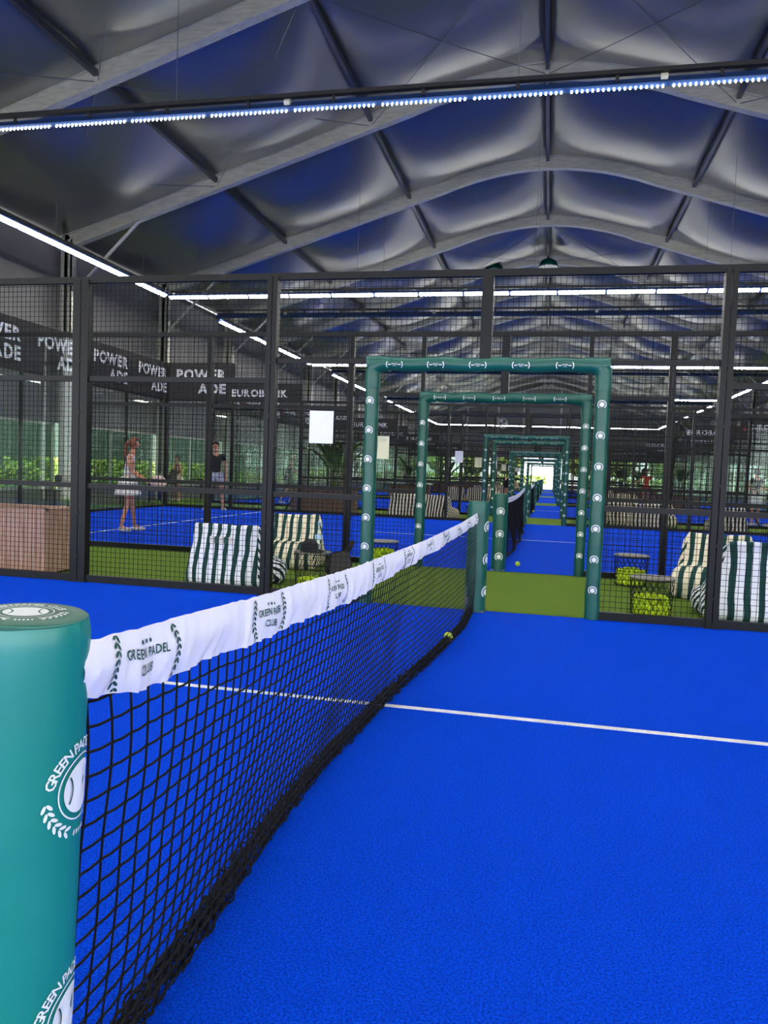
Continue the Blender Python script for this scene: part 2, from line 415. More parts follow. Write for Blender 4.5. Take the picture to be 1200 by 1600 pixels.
# ------------------------------------------------------------------ side walls with clear windows
wn = 1
def window(x, y0, y1, z0, z1, along='y'):
    global wn
    e = bpy.data.objects.new('window_%d' % wn, None); COL.objects.link(e); struct(e); wn += 1
    g = MB(); p = MB()
    if along == 'y':
        for a, b in ((y0, y0+.06), (y1-.06, y1)): g.box(x-.04, x+.04, a, b, z0, z1)
        for a, b in ((z0, z0+.06), (z1-.06, z1)): g.box(x-.04, x+.04, y0, y1, a, b)
        m_ = (y0+y1)/2; g.box(x-.03, x+.03, m_-.03, m_+.03, z0, z1)
        p.box(x-.004, x+.004, y0+.05, y1-.05, z0+.05, z1-.05)
    else:
        for a, b in ((y0, y0+.06), (y1-.06, y1)): g.box(a, b, x-.04, x+.04, z0, z1)
        for a, b in ((z0, z0+.06), (z1-.06, z1)): g.box(y0, y1, x-.04, x+.04, a, b)
        p.box(y0+.05, y1-.05, x-.004, x+.004, z0+.05, z1-.05)
    g.build('frame', M['alu'], e); p.build('pane', M['pvc' if along == 'y' else 'pvcclear'], e)
for side, sx in (('left', -1), ('right', 1)):
    xw = RIDGE_X + sx*12.05; g = MB()
    ztop = arch_low(RIDGE_X+12.0)+DEPTH
    for i in range(len(ARCH_Y)-1):
        y0, y1 = ARCH_Y[i]+.14, ARCH_Y[i+1]-.14
        z1w = 2.15
        if ARCH_Y[i+1] < 3.5:          # open bays beside the entrance
            g.box(xw-.02, xw+.02, ARCH_Y[i], ARCH_Y[i+1], 4.4, ztop); continue
        g.box(xw-.02, xw+.02, ARCH_Y[i], ARCH_Y[i+1], z1w, ztop)
        g.box(xw-.02, xw+.02, ARCH_Y[i], ARCH_Y[i+1], -.1, .45)
        window(xw, y0, y1, .45, z1w)
    struct(g.build('wall_%s' % side, M['wallfab']))
# gable at the far end: dark above, tall clear openings below
g = MB(); n = 40; vs = []; fs = []
for k in range(n+1):
    x = RIDGE_X-12+24*k/n; vs += [(x, HALL_END, 3.05), (x, HALL_END, arch_low(x)+DEPTH), (x, HALL_END+.06, 3.05), (x, HALL_END+.06, arch_low(x)+DEPTH)]
for k in range(n): fs += [(4*k, 4*k+4, 4*k+5, 4*k+1), (4*k+2, 4*k+3, 4*k+7, 4*k+6), (4*k, 4*k+2, 4*k+6, 4*k+4)]
g.add(vs, fs)
struct(g.build('wall_far', M['wallfab']))
posts = [-12.4, -8.3, -5.2, -2.7, .9, 4.1, 8.0, 11.6]
for x in posts:
    g = MB(); g.box(x-.08, x+.08, HALL_END-.2, HALL_END-.05, 0, arch_low(x)); trim(g, M['alu'])
for k in range(len(posts)-1):
    if posts[k] == -2.7: continue
    window(HALL_END, posts[k]+.08, posts[k+1]-.08, .02, 3.05, along='x')
# near gable behind the camera: dark membrane high up, open to daylight below
g = MB(); vs = []; fs = []
for k in range(n+1):
    x = RIDGE_X-12+24*k/n; vs += [(x, HALL_NEAR, 4.2), (x, HALL_NEAR, arch_low(x)+DEPTH)]
for k in range(n): fs.append((2*k, 2*k+1, 2*k+3, 2*k+2))
g.add(vs, fs); struct(g.build('wall_near', M['wallfab']))

# ------------------------------------------------------------------ LED light bars
def led_bar(L, name_label, dots=False, tilt=None):
    """along local X, light side faces local +Y and down"""
    e = thing('led_light_bar', name_label, 'light')
    T = Matrix.Rotation(math.radians(-50), 4, 'X')
    h = MB(); nmod = max(1, round(L/1.18)); st = L/nmod
    Rm = Matrix.Rotation(math.radians(-(tilt or TILT)), 4, 'X'); hh = .07 if dots else .085
    h.box(-L/2, L/2, -.03, .03, -hh, hh, mtx=Rm)
    h.build('housing', M['blueplastic'], e)
    zt = .06 if dots else .10
    t = MB(); t.box(-L/2, L/2, -.10, -.02, zt+.02, zt+.07)
    for k in range(nmod):
        x = -L/2+st*(k+.5); t.box(x-.02, x+.02, -.07, -.05, .0, zt+.03)
    t.build('cable_tray', M['darkplastic'], e)
    if nmod > 2:
        for k in range(2, nmod, 4):
            dr = MB(); x = -L/2+st*k; dr.box(x-.09, x-.01, -.085, -.035, -.03, .05, mtx=Rm); dr.build('driver_box', M['driver'], e)
    s_ = MB()
    for k in range(nmod):
        x0 = -L/2+st*k+.03; x1 = x0+st-.06
        if not dots:
            s_.box(x0, x1, .032, .04, -.055, .055, mtx=Rm)
        else:
            s_.box(x0, x1, .032, .04, -.035, .06, mtx=Rm)
            for q in range(18):
                xx = x0+(x1-x0)*(q+.5)/18; c = Rm @ Vector((xx, .018, -.078))
                s_.lathe([(.003, -.022), (.009, -.017), (.011, -.004), (.008, .008), (.003, .012)], 6, c)
    s_.build('led_strip', M['ledglow'], e)
    return e
def hang(e, pts):
    """steel wires from the bar up to the roof, given as world points"""
    inv = Matrix.LocRotScale(e.location, e.rotation_euler, None).inverted()
    for (x, y) in pts:
        g = MB(); g.tube([inv @ Vector((x, y, e.location.z+.1)), inv @ Vector((x, y, arch_low(x)+DEPTH+.03))], .006, 4); g.build('hanging_wire', M['steel'], e)
for i, (a, b) in enumerate(COURTS):
    z = 5.86 + (.3 if i == 0 else 0); q = ORD[i]
    sides = [('near', a, 0), ('far', b, PI)]  # nearest court's bars are out of view; its near bar added for more light
    for nm, y, rz in sides:
        e = led_bar(20.0, 'white LED light bar hanging over the %s side of the %s court' % (nm, q), dots=(nm == 'near' and i == 1), tilt=44 if nm == 'near' else None)
        e.location = (CX, y, z+(.115 if nm == 'near' else 0)+(.3 if i == 0 else 0)); e.rotation_euler = (0, 0, rz); hang(e, [(CX+k*4.6, y) for k in (-2, -1, 0, 1, 2)])
    L = b-a-.4
    for nm, x, rz in (('left', XL, -PI/2), ('right', XR, PI/2)):
        e = led_bar(L, 'white LED light bar hanging over the %s end of the %s court' % (nm, q))
        e.location = (x, (a+b)/2, z); e.rotation_euler = (0, 0, rz); hang(e, [(x, (a+b)/2+t*(b-a)*.36) for t in (-1, 0, 1)])

# ------------------------------------------------------------------ court fences
def mesh_panel(w_, h_, s=.05):
    g = MB(); r = .0019; n = round(w_/s); m_ = round(h_/s)
    for k in range(1, n):
        x = w_*k/n; g.box(x-r, x+r, -r, r, 0, h_)
    for k in range(1, m_):
        z = h_*k/m_; g.box(0, w_, -r+.003, r+.003, z-r, z+r)
    return g.mesh('mesh_panel', M['wire'])
mp_full = mesh_panel(2.0, 2.94); mp_small = mesh_panel(.98, 2.94); mp_door = mesh_panel(2.04, .75)
mp_top = mesh_panel(2.0, 1.0)
def bx_mesh(*a, m='black'): return MB().box(*a).mesh('m', M[m])
XB = [XL + 2*k for k in range(11)]
def fence(Y, label, thin=True):
    e = thing('court_fence', label, 'fence', (0, Y, 0))
    for k, x in enumerate(XB):
        if k == 5:
            g = MB(); g.box(CX-.05, CX+.05, -.04, .04, 2.2, 3.0)
        else:
            h_ = 4.0 if k in (0, 1, 9, 10) else 3.0
            g = MB(); hw = (.036 if thin else (.085 if k in (3, 7) else .05))
            g.box(x-hw, x-.004, -.045, .045, 0, h_); g.box(x+.004, x+hw, -.045, .045, 0, h_)
            g.box(x-hw-.02, x+hw+.02, -.06, .06, 0, .012)
            for zz in (.25, .7, 1.2, 1.7, 2.2, 2.7): g.box(x-.012, x+.012, -.052, .052, zz-.012, zz+.012)
        g.build('post', M['black'], e)
    for x in ((DOOR_L-.02, DOOR_R+.02) if thin else ()):
        g = MB(); g.box(x-.025, x+.025, -.025, .025, 2.2, 3.0); g.build('post', M['black'], e)
    r = MB()
    r.box(XL, XR, -.03, .03, 2.97, 3.03); 
    for x0, x1 in ((XL, DOOR_L), (DOOR_R, XR)):
        r.box(x0, x1, -.03, .03, .0, .07); 
        for zz in (.97,): r.box(max(x0, -6.6) if x0 < 0 else x0, min(x1, 5.4), -.025, .025, zz-.025, zz+.025)
    r.box(-6.6, -2.6, -.025, .025, 2.01, 2.06); r.box(1.4, 5.4, -.025, .025, 2.01, 2.06)
    r.box(-2.6, 1.4, -.02, .02, 2.2, 2.245)
    for x0 in (XL, XR-2): r.box(x0, x0+2, -.03, .03, 3.96, 4.02)
    r.build('rail', M['black'], e)
    for x0 in (-6.6, -4.6, 1.4, 3.4): inst('mesh_panel', mp_full, e, (x0, 0, .06))
    inst('mesh_panel', mp_small, e, (-2.6, 0, .06)); inst('mesh_panel', mp_small, e, (.42, 0, .06))
    inst('mesh_panel', mp_door, e, (DOOR_L, 0, 2.25))
    for x0 in (XL, XR-2): inst('mesh_panel', mp_top, e, (x0, 0, 3.0))
    gp = MB().box(.06, 1.94, -.006, .006, .08, 2.96).mesh('glass_panel', M['glass'])
    for x0 in (XB[0], XB[1], XB[8], XB[9]): inst('glass_panel', gp, e, (x0, 0, 0))
    for sx, xx in ((1, -6.6), (-1, 5.4)):
        g = MB()
        for s in (1,):
            g.tube([(xx-sx*.05, -.05, .55), (xx-sx*.42, -.05, .03)], .028, 4); g.tube([(xx-sx*.05, -.05, .03), (xx-sx*.45, -.05, .03)], .022, 4)
        g.build('brace', M['black'], e)
    return e
def end_wall(i, x, label):
    a, b = COURTS[i]
    e = thing('glass_back_wall', label, 'glass wall', (x, a, 0)); n_ = round((b-a)/2); st = (b-a)/n_
    gp = MB().box(-.006, .006, .02, st-.02, .06, 2.97).mesh('glass_panel', M['glass'])
    pm = bx_mesh(-.04, .04, -.04, .04, 0, 4.0)
    for k in range(n_): inst('glass_panel', gp, e, (0, k*st, 0))
    for k in range(1, n_): inst('post', bx_mesh(-.03+(-.05 if x < 0 else .05), .03+(-.05 if x < 0 else .05), -.03, .03, 0, 4.0), e, (0, k*st, 0))
    r = MB(); r.box(-.03, .03, 0, b-a, 0, .06); r.box(-.03, .03, 0, b-a, 2.97, 3.03); r.box(-.03, .03, 0, b-a, 3.96, 4.02); r.build('rail', M['black'], e)
    m_ = MB()
    for k in range(1, int((b-a)/.05)): m_.box(-.002, .002, k*.05-.002, k*.05+.002, 3.0, 4.0)
    for k in range(1, 20): m_.box(-.002, .002, 0, b-a, 3+k*.05-.002, 3+k*.05+.002)
    m_.build('mesh_panel', M['wire'], e)
    return e
for i, (a, b) in enumerate(COURTS):
    if i > 0: fence(a, 'black wire mesh fence with posts along the near side of the %s court' % ORD[i])
    fence(b, thin=i > 0, label='black wire mesh fence with posts along the far side of the %s court' % ORD[i])
for i in range(1, 6):
    for x, nm in ((XL, 'left'), (XR, 'right')):
        end_wall(i, x, 'clear glass back wall with black posts at the %s end of the %s court' % (nm, ORD[i]))

# ------------------------------------------------------------------ banners
BOLD = .04
def power(mb, fn, mi=1, h=.27):
    put(mb, text2d('POWER', h, 'r', .05, 1.0), lambda a, b: fn(.80+a, .56+b), mi)
    put(mb, text2d('ADE', h, 'r', .05, 1.0), lambda a, b: fn(.80+a, .18+b), mi)
def banner(loc, rz, kind, label, h=1.0, group=None, wd=2.0):
    e = thing('advertising_banner', label, 'banner', loc, rz, group)
    g = MB(); ph = random.random()*9
    g.grid(lambda u, v: (-wd/2+wd*u, .012*math.sin(9*u+ph)*math.sin(5*v+ph)+.008*math.sin(23*u+ph), h*v), 30, 8)
    g.box(-wd/2, wd/2, .02, .03, 0.02, h-.02)
    g.build('sheet', M['banner'], e, smooth=True)
    t = MB(); fn = lambda a, b: (a, -.026, b)
    if kind == 'power': power(t, fn)
    elif kind == 'euro':
        put(t, text2d('EUROBANK', .17 if h > .7 else .19, 'c', .07), lambda a, b: fn(a+(.05 if h > .7 else -.22), (.42 if h > .7 else .14)+b), 1)
        for sh in (([( -.93, .32), (-.80, .32), (-.86, .52)], [(0, 1, 2)]),): put(t, sh, fn, 2) if h > .7 else None
    t.build('lettering', [M['white'], M['white'], M['red']], e)
    return e
for k in range(5):
    y = COURTS[1][0] + 2*k + 1
    banner((XL+.06, y, 3.0), PI/2, 'power', ['black banner lettered POWERADE nearest the camera on the left end of the second court',
        'black banner lettered POWERADE cut by the left picture edge',
        'black banner lettered POWERADE left of the double fence post',
        'black banner lettered POWERADE just right of the double fence post',
        'black banner lettered POWERADE last before the corner of the second court'][k], group='banners on the left end of the second court')
banner((XL+1.0, COURTS[1][1]-.06, 3.0), 0, 'power', 'black banner lettered POWERADE facing the camera at the second court far left corner')
banner((XL+3.0, COURTS[1][1]-.06, 2.98), 0, 'euro', 'black banner lettered EUROBANK right of the corner banner', h=.5)
for k in range(5):
    y = COURTS[2][0] + 2*k + 1
    banner((XL+.06, y, 3.0), PI/2, 'euro' if k % 2 else 'power', 'black banner on the left end wall of the third court, %s from the camera' % ['nearest', 'second', 'third', 'fourth', 'furthest'][k])
for i in (2, 3, 4):
    for j, x in enumerate((XL+1.0, XL+3.0)):
        banner((x, COURTS[i][1]-.06, 3.0), 0, 'euro', 'black EUROBANK banner on the far fence of the %s court, %s' % (ORD[i], ['in the left corner', 'beside the left corner banner'][j]), h=1.0 if j == 0 else .5)
    for j, x in enumerate((XR-1.0, XR-3.0)):
        banner((x, COURTS[i][1]-.06, 3.0), 0, 'euro', 'black EUROBANK banner on the far fence of the %s court, %s' % (ORD[i], ['in the right corner', 'beside the right corner banner'][j]), h=1.0 if j == 0 else .5)
for k in range(2):
    banner((XR-3.0-.0 + 2*k, COURTS[1][1]-.06, 3.0), 0, 'euro', 'black EUROBANK banner on the far fence of the second court, %s' % ['beside the right corner banner', 'in the right corner'][k])

# ------------------------------------------------------------------ padded door frames
BOLD = .018
def frame_build():
    e = thing('padded_door_frame', '', 'door frame')
    R = .064; H = 2.20
    def wob(p, s=1.): n_ = noise.noise(Vector(p)*4.0); n2 = noise.noise(Vector(p)*13.0); return 1 + .03*n_*s + .03*n2*s
    for x in (DOOR_L, DOOR_R):
        g = MB(); pts = [(x + .002*math.sin(k*.7+x), 0, .0+ (H-.02)*k/60) for k in range(61)]
        g.tube(pts, [R*wob(p)*(1.06 if k > 56 else 1) for k, p in enumerate(pts)], 20)
        lg = g.build('leg_padding', M['pad'], e, smooth=True, angle=60)
        for k in range(7):
            m_ = MB(); z = 1.86-.267*k
            def fn(a, b, z=z, o=.0): t = a/R - .10; rr = R*1.075+o; return (x+rr*math.sin(t), -rr*math.cos(t), z+b)
            emblem(m_, .038, fn, lambda a, b, z=z: fn(a, b, z, .0006), full=False)
            m_.build('emblem', [M['padwhite'], M['padink']], lg)
    g = MB(); L = DOOR_R-DOOR_L; pts = [(DOOR_L-.05+(L+.10)*k/50, 0, H+.006*math.sin(k*.5)) for k in range(51)]
    g.tube(pts, [R*1.0*wob(p)*(1.0 + (.10 if (k < 4 or k > 46) else 0)) for k, p in enumerate(pts)], 20)
    bm_ = g.build('beam_padding', M['pad'], e, smooth=True, angle=60)
    for k in range(5):
        m_ = MB(); xc = DOOR_L + .19 + .375*k + .02
        def fn(a, b): t = (b-.012)/R; rr = R*1.10; return (xc+a, -rr*math.cos(t), H+rr*math.sin(t))
        put(m_, text2d('GREEN PADEL', .0085, 'c', .06, .62), lambda a, b: fn(a, b+.002)); put(m_, text2d('CLUB', .0085, 'c', .06, .9), lambda a, b: fn(a, b-.011))
        for s in (-1, 1):
            put(m_, ring2d(.034, .041, -PI*.24 if s > 0 else PI*.76, PI*.24 if s > 0 else PI*1.24, 12, s*.036), fn)
            put(m_, ([(s*.030,-.003),(s*.058,-.003),(s*.058,.003),(s*.030,.003)], [(0,1,2,3)]), fn)
        m_.build('lettering', M['padwhite'], bm_)
    for x, s in ((DOOR_L, -1), (DOOR_R, 1)):        # gathered vinyl over the corner
        g = MB()
        pts = []
        for k in range(13):
            t = k/12*PI/2; pts.append((x - s*.10 + s*.10*math.sin(t) , 0, H - .10 + .10*math.cos(t)))
        pts = [(x-s*.16, 0, H)] + pts + [(x, 0, H-.22)]
        g.tube(pts, [R*1.10*wob((p[0]*3, 1, p[2]*3), 1.6) for p in pts], 20)
        g.build('corner_padding', M['pad'], e, smooth=True, angle=60)
    return e
fr0 = frame_build(); first = True
k = 0
for i, (a, b) in enumerate(COURTS):
    for nm, y in ((('near', a), ('far', b)) if i else (('far', b),)):
        lab = 'green padded door frame with round white emblems at the %s side of the %s court' % (nm, ORD[i])
        if first: fr0['label'] = lab; fr0.location = (0, y, 0); first = False
        else: copy_tree(fr0, lab, (0, y, 0), group=None)

# ------------------------------------------------------------------ net posts
def net_post(loc, face, label, H=.985, R=.094, detail=1, z0=.0, lz=None, erad=.055, top=True, winder=False):
    e = thing('net_post', label, 'net post', loc)
    g = MB(); N = 48 if detail > 1 else 28
    def surf(u, v):
        t = 2*PI*u; z = z0 + (H-z0)*v
        r = R*(1 + .012*noise.noise(Vector((math.cos(t)*2, math.sin(t)*2, z*3+loc[1]))) + .010*noise.noise(Vector((math.cos(t)*1.5, math.sin(t)*1.5, z*9))))
        if v > .965: r *= 1 - .06*((v-.965)/.035)**2
        return (r*math.cos(t), r*math.sin(t), z)
    g.grid(surf, N, 90 if detail > 1 else 40, flip=False)
    sl = g.build('padding', M['padlit' if detail > 1 else 'pad'], e, smooth=True)
    c = MB(); c.lathe([(R*.5, H-.02), (R*.945, H-.012), (R*.955, H-.002), (R*.90, H+.002), (R*.4, H+.003)], N); c.build('cap', M['padtop'], e, smooth=True, angle=40)
    b = MB(); b.box(-.04, .04, -.04, .04, 0, .3); b.bevbox(-.09, .09, -.08, .08, 0, .012, .003); b.build('steel_base', M['steel'], e)
    m_ = MB()
    for z in (lz or (.18, .47, .76)):
        m_ = MB()
        def fn(a, bb, z=z, o=0.): t = face + a/R; rr = R*1.022+o; return (rr*math.cos(t), rr*math.sin(t), z+bb)
        emblem(m_, erad, fn, lambda a, bb, z=z: fn(a, bb, z, .0008), full=detail > 1)
        m_.build('emblem', [M['padwhite'], M['padink']], sl)
    if detail > 1 and top:
        m_ = MB(); ca, sa = math.cos(.6), math.sin(.6)
        fn = lambda a, bb, o=0.: (a*ca-bb*sa-.004, a*sa+bb*ca+.0, H+.0045+o)
        emblem(m_, .066, fn, lambda a, bb: fn(a, bb, .0006)); m_.build('cap_emblem', [M['padwhite'], M['padink']], e)
    if winder:
        w_ = MB(); w_.tube([(-.07, -R+.01, .03), (-.07, -R+.01, .22)], .009, 6); w_.box(-.085, -.055, -R-.015, -R+.02, .07, .13); w_.build('tension_winder', M['steel'], e)
    return e
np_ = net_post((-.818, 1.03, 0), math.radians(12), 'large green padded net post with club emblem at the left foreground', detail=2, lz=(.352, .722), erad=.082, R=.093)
np_.rotation_euler = (0, math.radians(2.3), 0)
net_post((-.598, 6.83, 0), math.radians(-18), 'green padded net post at the far end of the nearest net', winder=True)
for i in range(1, 6):
    a, b = COURTS[i]
    net_post((-.59, a+.12, 0), math.radians(-84), 'green padded net post at the near end of the %s court net' % ORD[i])
    net_post((-.59, b-.12, 0), math.radians(-10), 'green padded net post at the far end of the %s court net' % ORD[i])

# ------------------------------------------------------------------ the nearest net
def interp(tb, y):
    if y <= tb[0][0]: return tb[0][1]
    for (a, va), (b, vb) in zip(tb, tb[1:]):
        if y <= b:
            t = (y-a)/(b-a); t = t*t*(3-2*t)*.4 + t*.6; return va+(vb-va)*t
    return tb[-1][1]
TOPZ = [(1.0,.945),(1.28,.93),(1.9,.90),(2.75,.872),(4.15,.855),(5.5,.862),(6.8,.885)]
TOPX = [(1.0,-.70),(6.8,-.60)]
BOTX = [(1.0,-.79),(1.3,-.795),(1.69,-.805),(2.3,-.835),(2.9,-.835),(3.8,-.78),(5.2,-.65),(6.0,-.59),(6.8,-.60)]
TH = [(1.0,.088),(1.3,.115),(1.9,.112),(2.6,.125),(3.1,.11),(4.2,.092),(6.8,.085)]
Y0, Y1 = 1.10, 6.76
def netP(y, t):       # t 0 at the tape, 1 at the ground
    z1 = interp(TOPZ, y)-.06; z = z1*(1-t)+.02*t
    x = interp(TOPX, y)*(1-t**1.3) + interp(BOTX, y)*t**1.3
    x += .010*noise.noise(Vector((y*1.7, z*2.5, 3.1))) - .016*(1-t)**10
    y2 = y + .010*noise.noise(Vector((y*6, z*5, 0.2))) + .012*math.sin(z*4+y)
    z += .006*noise.noise(Vector((y*7, z*3, 9.2)))
    return Vector((x, y2, z))
nt = thing('padel_net', 'long black net with a wrinkled white top tape dividing the nearest court', 'net', (0,0,0))
g = MB(); NY = 134; NZ = 20
NY = 128; _w = [1+.50*math.exp(-i/5) for i in range(NY)]; _c = [0]
for _q in _w: _c.append(_c[-1]+_q)
YS = [Y0+(Y1-Y0)*q/_c[-1] for q in _c]
P_ = [[netP(YS[i], j/NZ) for j in range(NZ+1)] for i in range(NY+1)]
for i in range(NY+1):
    n_ = 6 if i < 50 else 4
    g.tube(P_[i], .0022 if i < 60 else .0016, n_, caps=False)
for j in range(NZ+1):
    pts = []
    for i in range(NY):
        a, b = P_[i][j], P_[i+1][j]; pts.append(a)
        if i < 50: pts.append(a.lerp(b, .5) - Vector((0, 0, .0022)))
    pts.append(P_[NY][j]); g.tube(pts, .0026, 5, caps=False)
for i in range(0, 60):
    for j in range(NZ+1):
        p = P_[i][j]; r = .0048
        g.add([p+Vector(d)*r for d in ((1,0,0),(-1,0,0),(0,1,0),(0,-1,0),(0,0,1),(0,0,-1))], [(0,2,4),(2,1,4),(1,3,4),(3,0,4),(2,0,5),(1,2,5),(3,1,5),(0,3,5)])
g.build('netting', M['net'], nt, smooth=True)
g = MB()              # slack netting lying bunched along the ground
for s in range(16):
    off = random.uniform(-.055, -.004); z0 = random.uniform(.004, .05); ph = random.random()*6; pts = []
    for i in range(0, 420):
        y = Y0+(Y1-Y0)*i/420; x = interp(BOTX, y)+off
        pts.append((x + .006*math.sin(y*38+ph) + .004*math.sin(y*91+ph*2), y, max(.003, z0 + .012*math.sin(y*47+ph*3)+.006*math.sin(y*120+ph))))
    g.tube(pts, .0028, 4, caps=False)
for s in range(500):
    y = random.uniform(Y0, Y1); x = interp(BOTX, y); 
    g.tube([(x-.055, y, .004), (x-.02, y+random.uniform(-.02,.02), .028), (x-.004, y+random.uniform(-.03,.03), .006)], .0022, 3, caps=False)
g.build('bunched_hem', M['net'], nt, smooth=True)
g = MB(); g.tube([netP(Y1-.02, t/10)+Vector((0,.03,0)) for t in range(11)], .012, 6); g.build('side_hem', M['net'], nt)
def tapeP(y, v, off=0.):      # v 0 top .. 1 bottom
    zt = interp(TOPZ, y); h = interp(TH, y)
    h *= 1 + .10*noise.noise(Vector((y*2.1, .3, 7)))
    if 3.0 < y < 3.12: h *= .95
    cr = noise.noise(Vector((y*17, v*1.4, 1.0)))*.6 + noise.noise(Vector((y*46 + v*2.0, v*2.0, 4.0)))*.4
    x = interp(TOPX, y) + .016*cr*(.35+v) + .010*math.sin(PI*v)
    z = zt + .004*noise.noise(Vector((y*25, 0, 2))) - h*v - .006*noise.noise(Vector((y*11, 0, 5)))*v
    return Vector((x+off, y, z))
g = MB(); ny = 620
g.grid(lambda u, v: tapeP(1.045+5.72*u, v), ny, 8)
g.grid(lambda u, v: tapeP(1.045+5.72*u, v) - Vector((.020*min(1, v*6)+.001, 0, 0)), ny, 8, flip=True)
g.build('top_tape', M['tape'], nt, smooth=True)
for k in range(10):
    g = MB()
    yc = 1.235 + .60*k; zc = .5
    def fn(a, b, yc=yc): y = yc+a; h = interp(TH, y); v = min(.97, max(.03, .52 - b/h)); return tapeP(y, v, .0022)
    put(g, text2d('GREEN PADEL', .017, 'c', .08, .85), lambda a, b: fn(a, b+.006)); put(g, text2d('CLUB', .017, 'c', .08, .9), lambda a, b: fn(a, b-.022))
    for sh in laurel2d(.105, PI*.84, PI*1.16, 8, .014) + laurel2d(.105, PI*.16, -PI*.16, 8, .014): put(g, sh, fn)
    for q in (-1, 0, 1): put(g, disc2d(q*.016, .034, .004, 6), fn)
    g.build('tape_lettering', M['padink'], nt)

# the other nets, seen nearly edge-on down the corridor
def far_net(i):
    a, b = COURTS[i]; ya, yb = a+.22, b-.22; e = thing('padel_net', 'black net with white top tape across the middle of the %s court' % ORD[i], 'net', (-.59, 0, 0))
    def top(y): t = (y-ya)/(yb-ya); return .93 - .07*4*t*(1-t)
    def bx(y): t = (y-ya)/(yb-ya); return .10*math.sin(PI*t)*(1 if i > 1 else 1) + .02*math.sin(t*30)
    g = MB(); n_ = 230
    for k in range(n_+1):
        y = ya+(yb-ya)*k/n_; g.tube([(0, y, top(y)-.04), (bx(y)*.4, y, .4), (bx(y), y, .01)], .0022, 3, caps=False)
    for j in range(21):
        t = j/20; g.tube([(bx(y)*t*t, y, (top(y)-.06)*(1-t)+.01) for y in (ya+(yb-ya)*k/40 for k in range(41))], .0022, 3, caps=False)
    for s in range(8):
        g.tube([(bx(y)+random.uniform(-.02,.02), y, .01+.03*random.random()) for y in (ya+(yb-ya)*k/60 for k in range(61))], .006, 4, caps=False)
    g.build('netting', M['net'], e)
    t_ = MB(); t_.grid(lambda u, v: (.012+.004*math.sin(u*90), ya+(yb-ya)*u, top(ya+(yb-ya)*u)-.075*v), 80, 2); t_.grid(lambda u, v: (-.012, ya+(yb-ya)*u, top(ya+(yb-ya)*u)-.075*v), 80, 2)
    t_.build('top_tape', M['tape'], e)
    if i == 1:
        q = MB()
        for k in range(16): put(q, text2d('GREEN PADEL CLUB', .022, 'c', .08, .9), lambda a_, b_, k=k: (.018, ya+.4+.6*k+a_, top(ya+.4+.6*k+a_)-.05+b_))
        q.build('tape_lettering', M['padink'], e)
for i in range(1, 6): far_net(i)

# ------------------------------------------------------------------ beanbag loungers
def beanbag_mesh(mats, W=.74, seed=0, plump=1., tp=.90):
    prof = [(-.36,.02),(-.38,.10),(-.355,.22),(-.32,.35),(-.285,.48),(-.262,.58),(-.25,.635),(-.235,.60),(-.20,.50),(-.155,.40),(-.10,.325),(-.02,.30),(.12,.305),(.26,.29),(.36,.245),(.41,.17),(.415,.08),(.38,.01),(.2,.0),(0,.0),(-.2,.0)]
    n = 26; g = MB(); vs = []; N = len(prof); cy, cz = -.02, .16
    for i in range(n+1):
        u = -1+2*i/n; a = abs(u)
        k = 1 - .10*a**6; bul = 1+.06*plump*(1-a**2)
        for (y, z) in prof:
            x = u*W/2*(tp + (1.07-tp)*(1-min(1, max(0, z)/.62))**.9)
            yy = cy+(y-cy)*k*(bul if y > -.3 else 1) - (.03*(1-a*a) if y < -.24 else 0); zz = cz+(z-cz)*k*(bul if z > .1 else 1)
            if z > .55: zz += .045*a**5 - .035*(1-a*a)
            nz = noise.noise(Vector((x*5+seed, yy*5, zz*5)))*.022 + noise.noise(Vector((x*13+seed, yy*11, zz*11)))*.009
            vs.append((x*(1+nz*.3), yy+nz, max(0.0, zz+nz*.6)))
    fs = []; 
    for i in range(n):
        for j in range(N): fs.append((i*N+j, i*N+(j+1) % N, (i+1)*N+(j+1) % N, (i+1)*N+j))
    g.add(vs, fs, 0)
    for i, s in ((0, -1), (n, 1)):
        c = Vector((0,0,0)); ring = [Vector(vs[i*N+j]) for j in range(N)]
        c = Vector((s*(W/2+.04), cy-.0, cz+.05)); inner = [r.lerp(c, .45)+Vector((s*.02, 0, 0)) for r in ring]
        f2 = [(j, (j+1) % N, N+(j+1) % N, N+j) for j in range(N)] + [(N+j, N+(j+1) % N, 2*N) for j in range(N)]
        if s > 0: f2 = [f[::-1] for f in f2]
        g.add(ring+inner+[c], f2, 1)
    me = g.mesh('beanbag_body', mats)
    bm = bmesh.new(); bm.from_mesh(me); bmesh.ops.remove_doubles(bm, verts=bm.verts, dist=.0005); bmesh.ops.recalc_face_normals(bm, faces=bm.faces)
    bmesh.ops.subdivide_edges(bm, edges=bm.edges[:], cuts=1, use_grid_fill=True, smooth=.6); bm.to_mesh(me); bm.free()
    me.polygons.foreach_set('use_smooth', [True]*len(me.polygons)); me.update(); return me
bbA = beanbag_mesh([M['strA'], M['strAs']], seed=1); bbB = beanbag_mesh([M['strB'], M['strBs']], seed=5, W=.66); bbC = beanbag_mesh([M['strC'], M['strCs']], seed=9, W=.80)
bbD = beanbag_mesh([M['strA'], M['strAs']], seed=21, W=.84, plump=1.6, tp=.70)
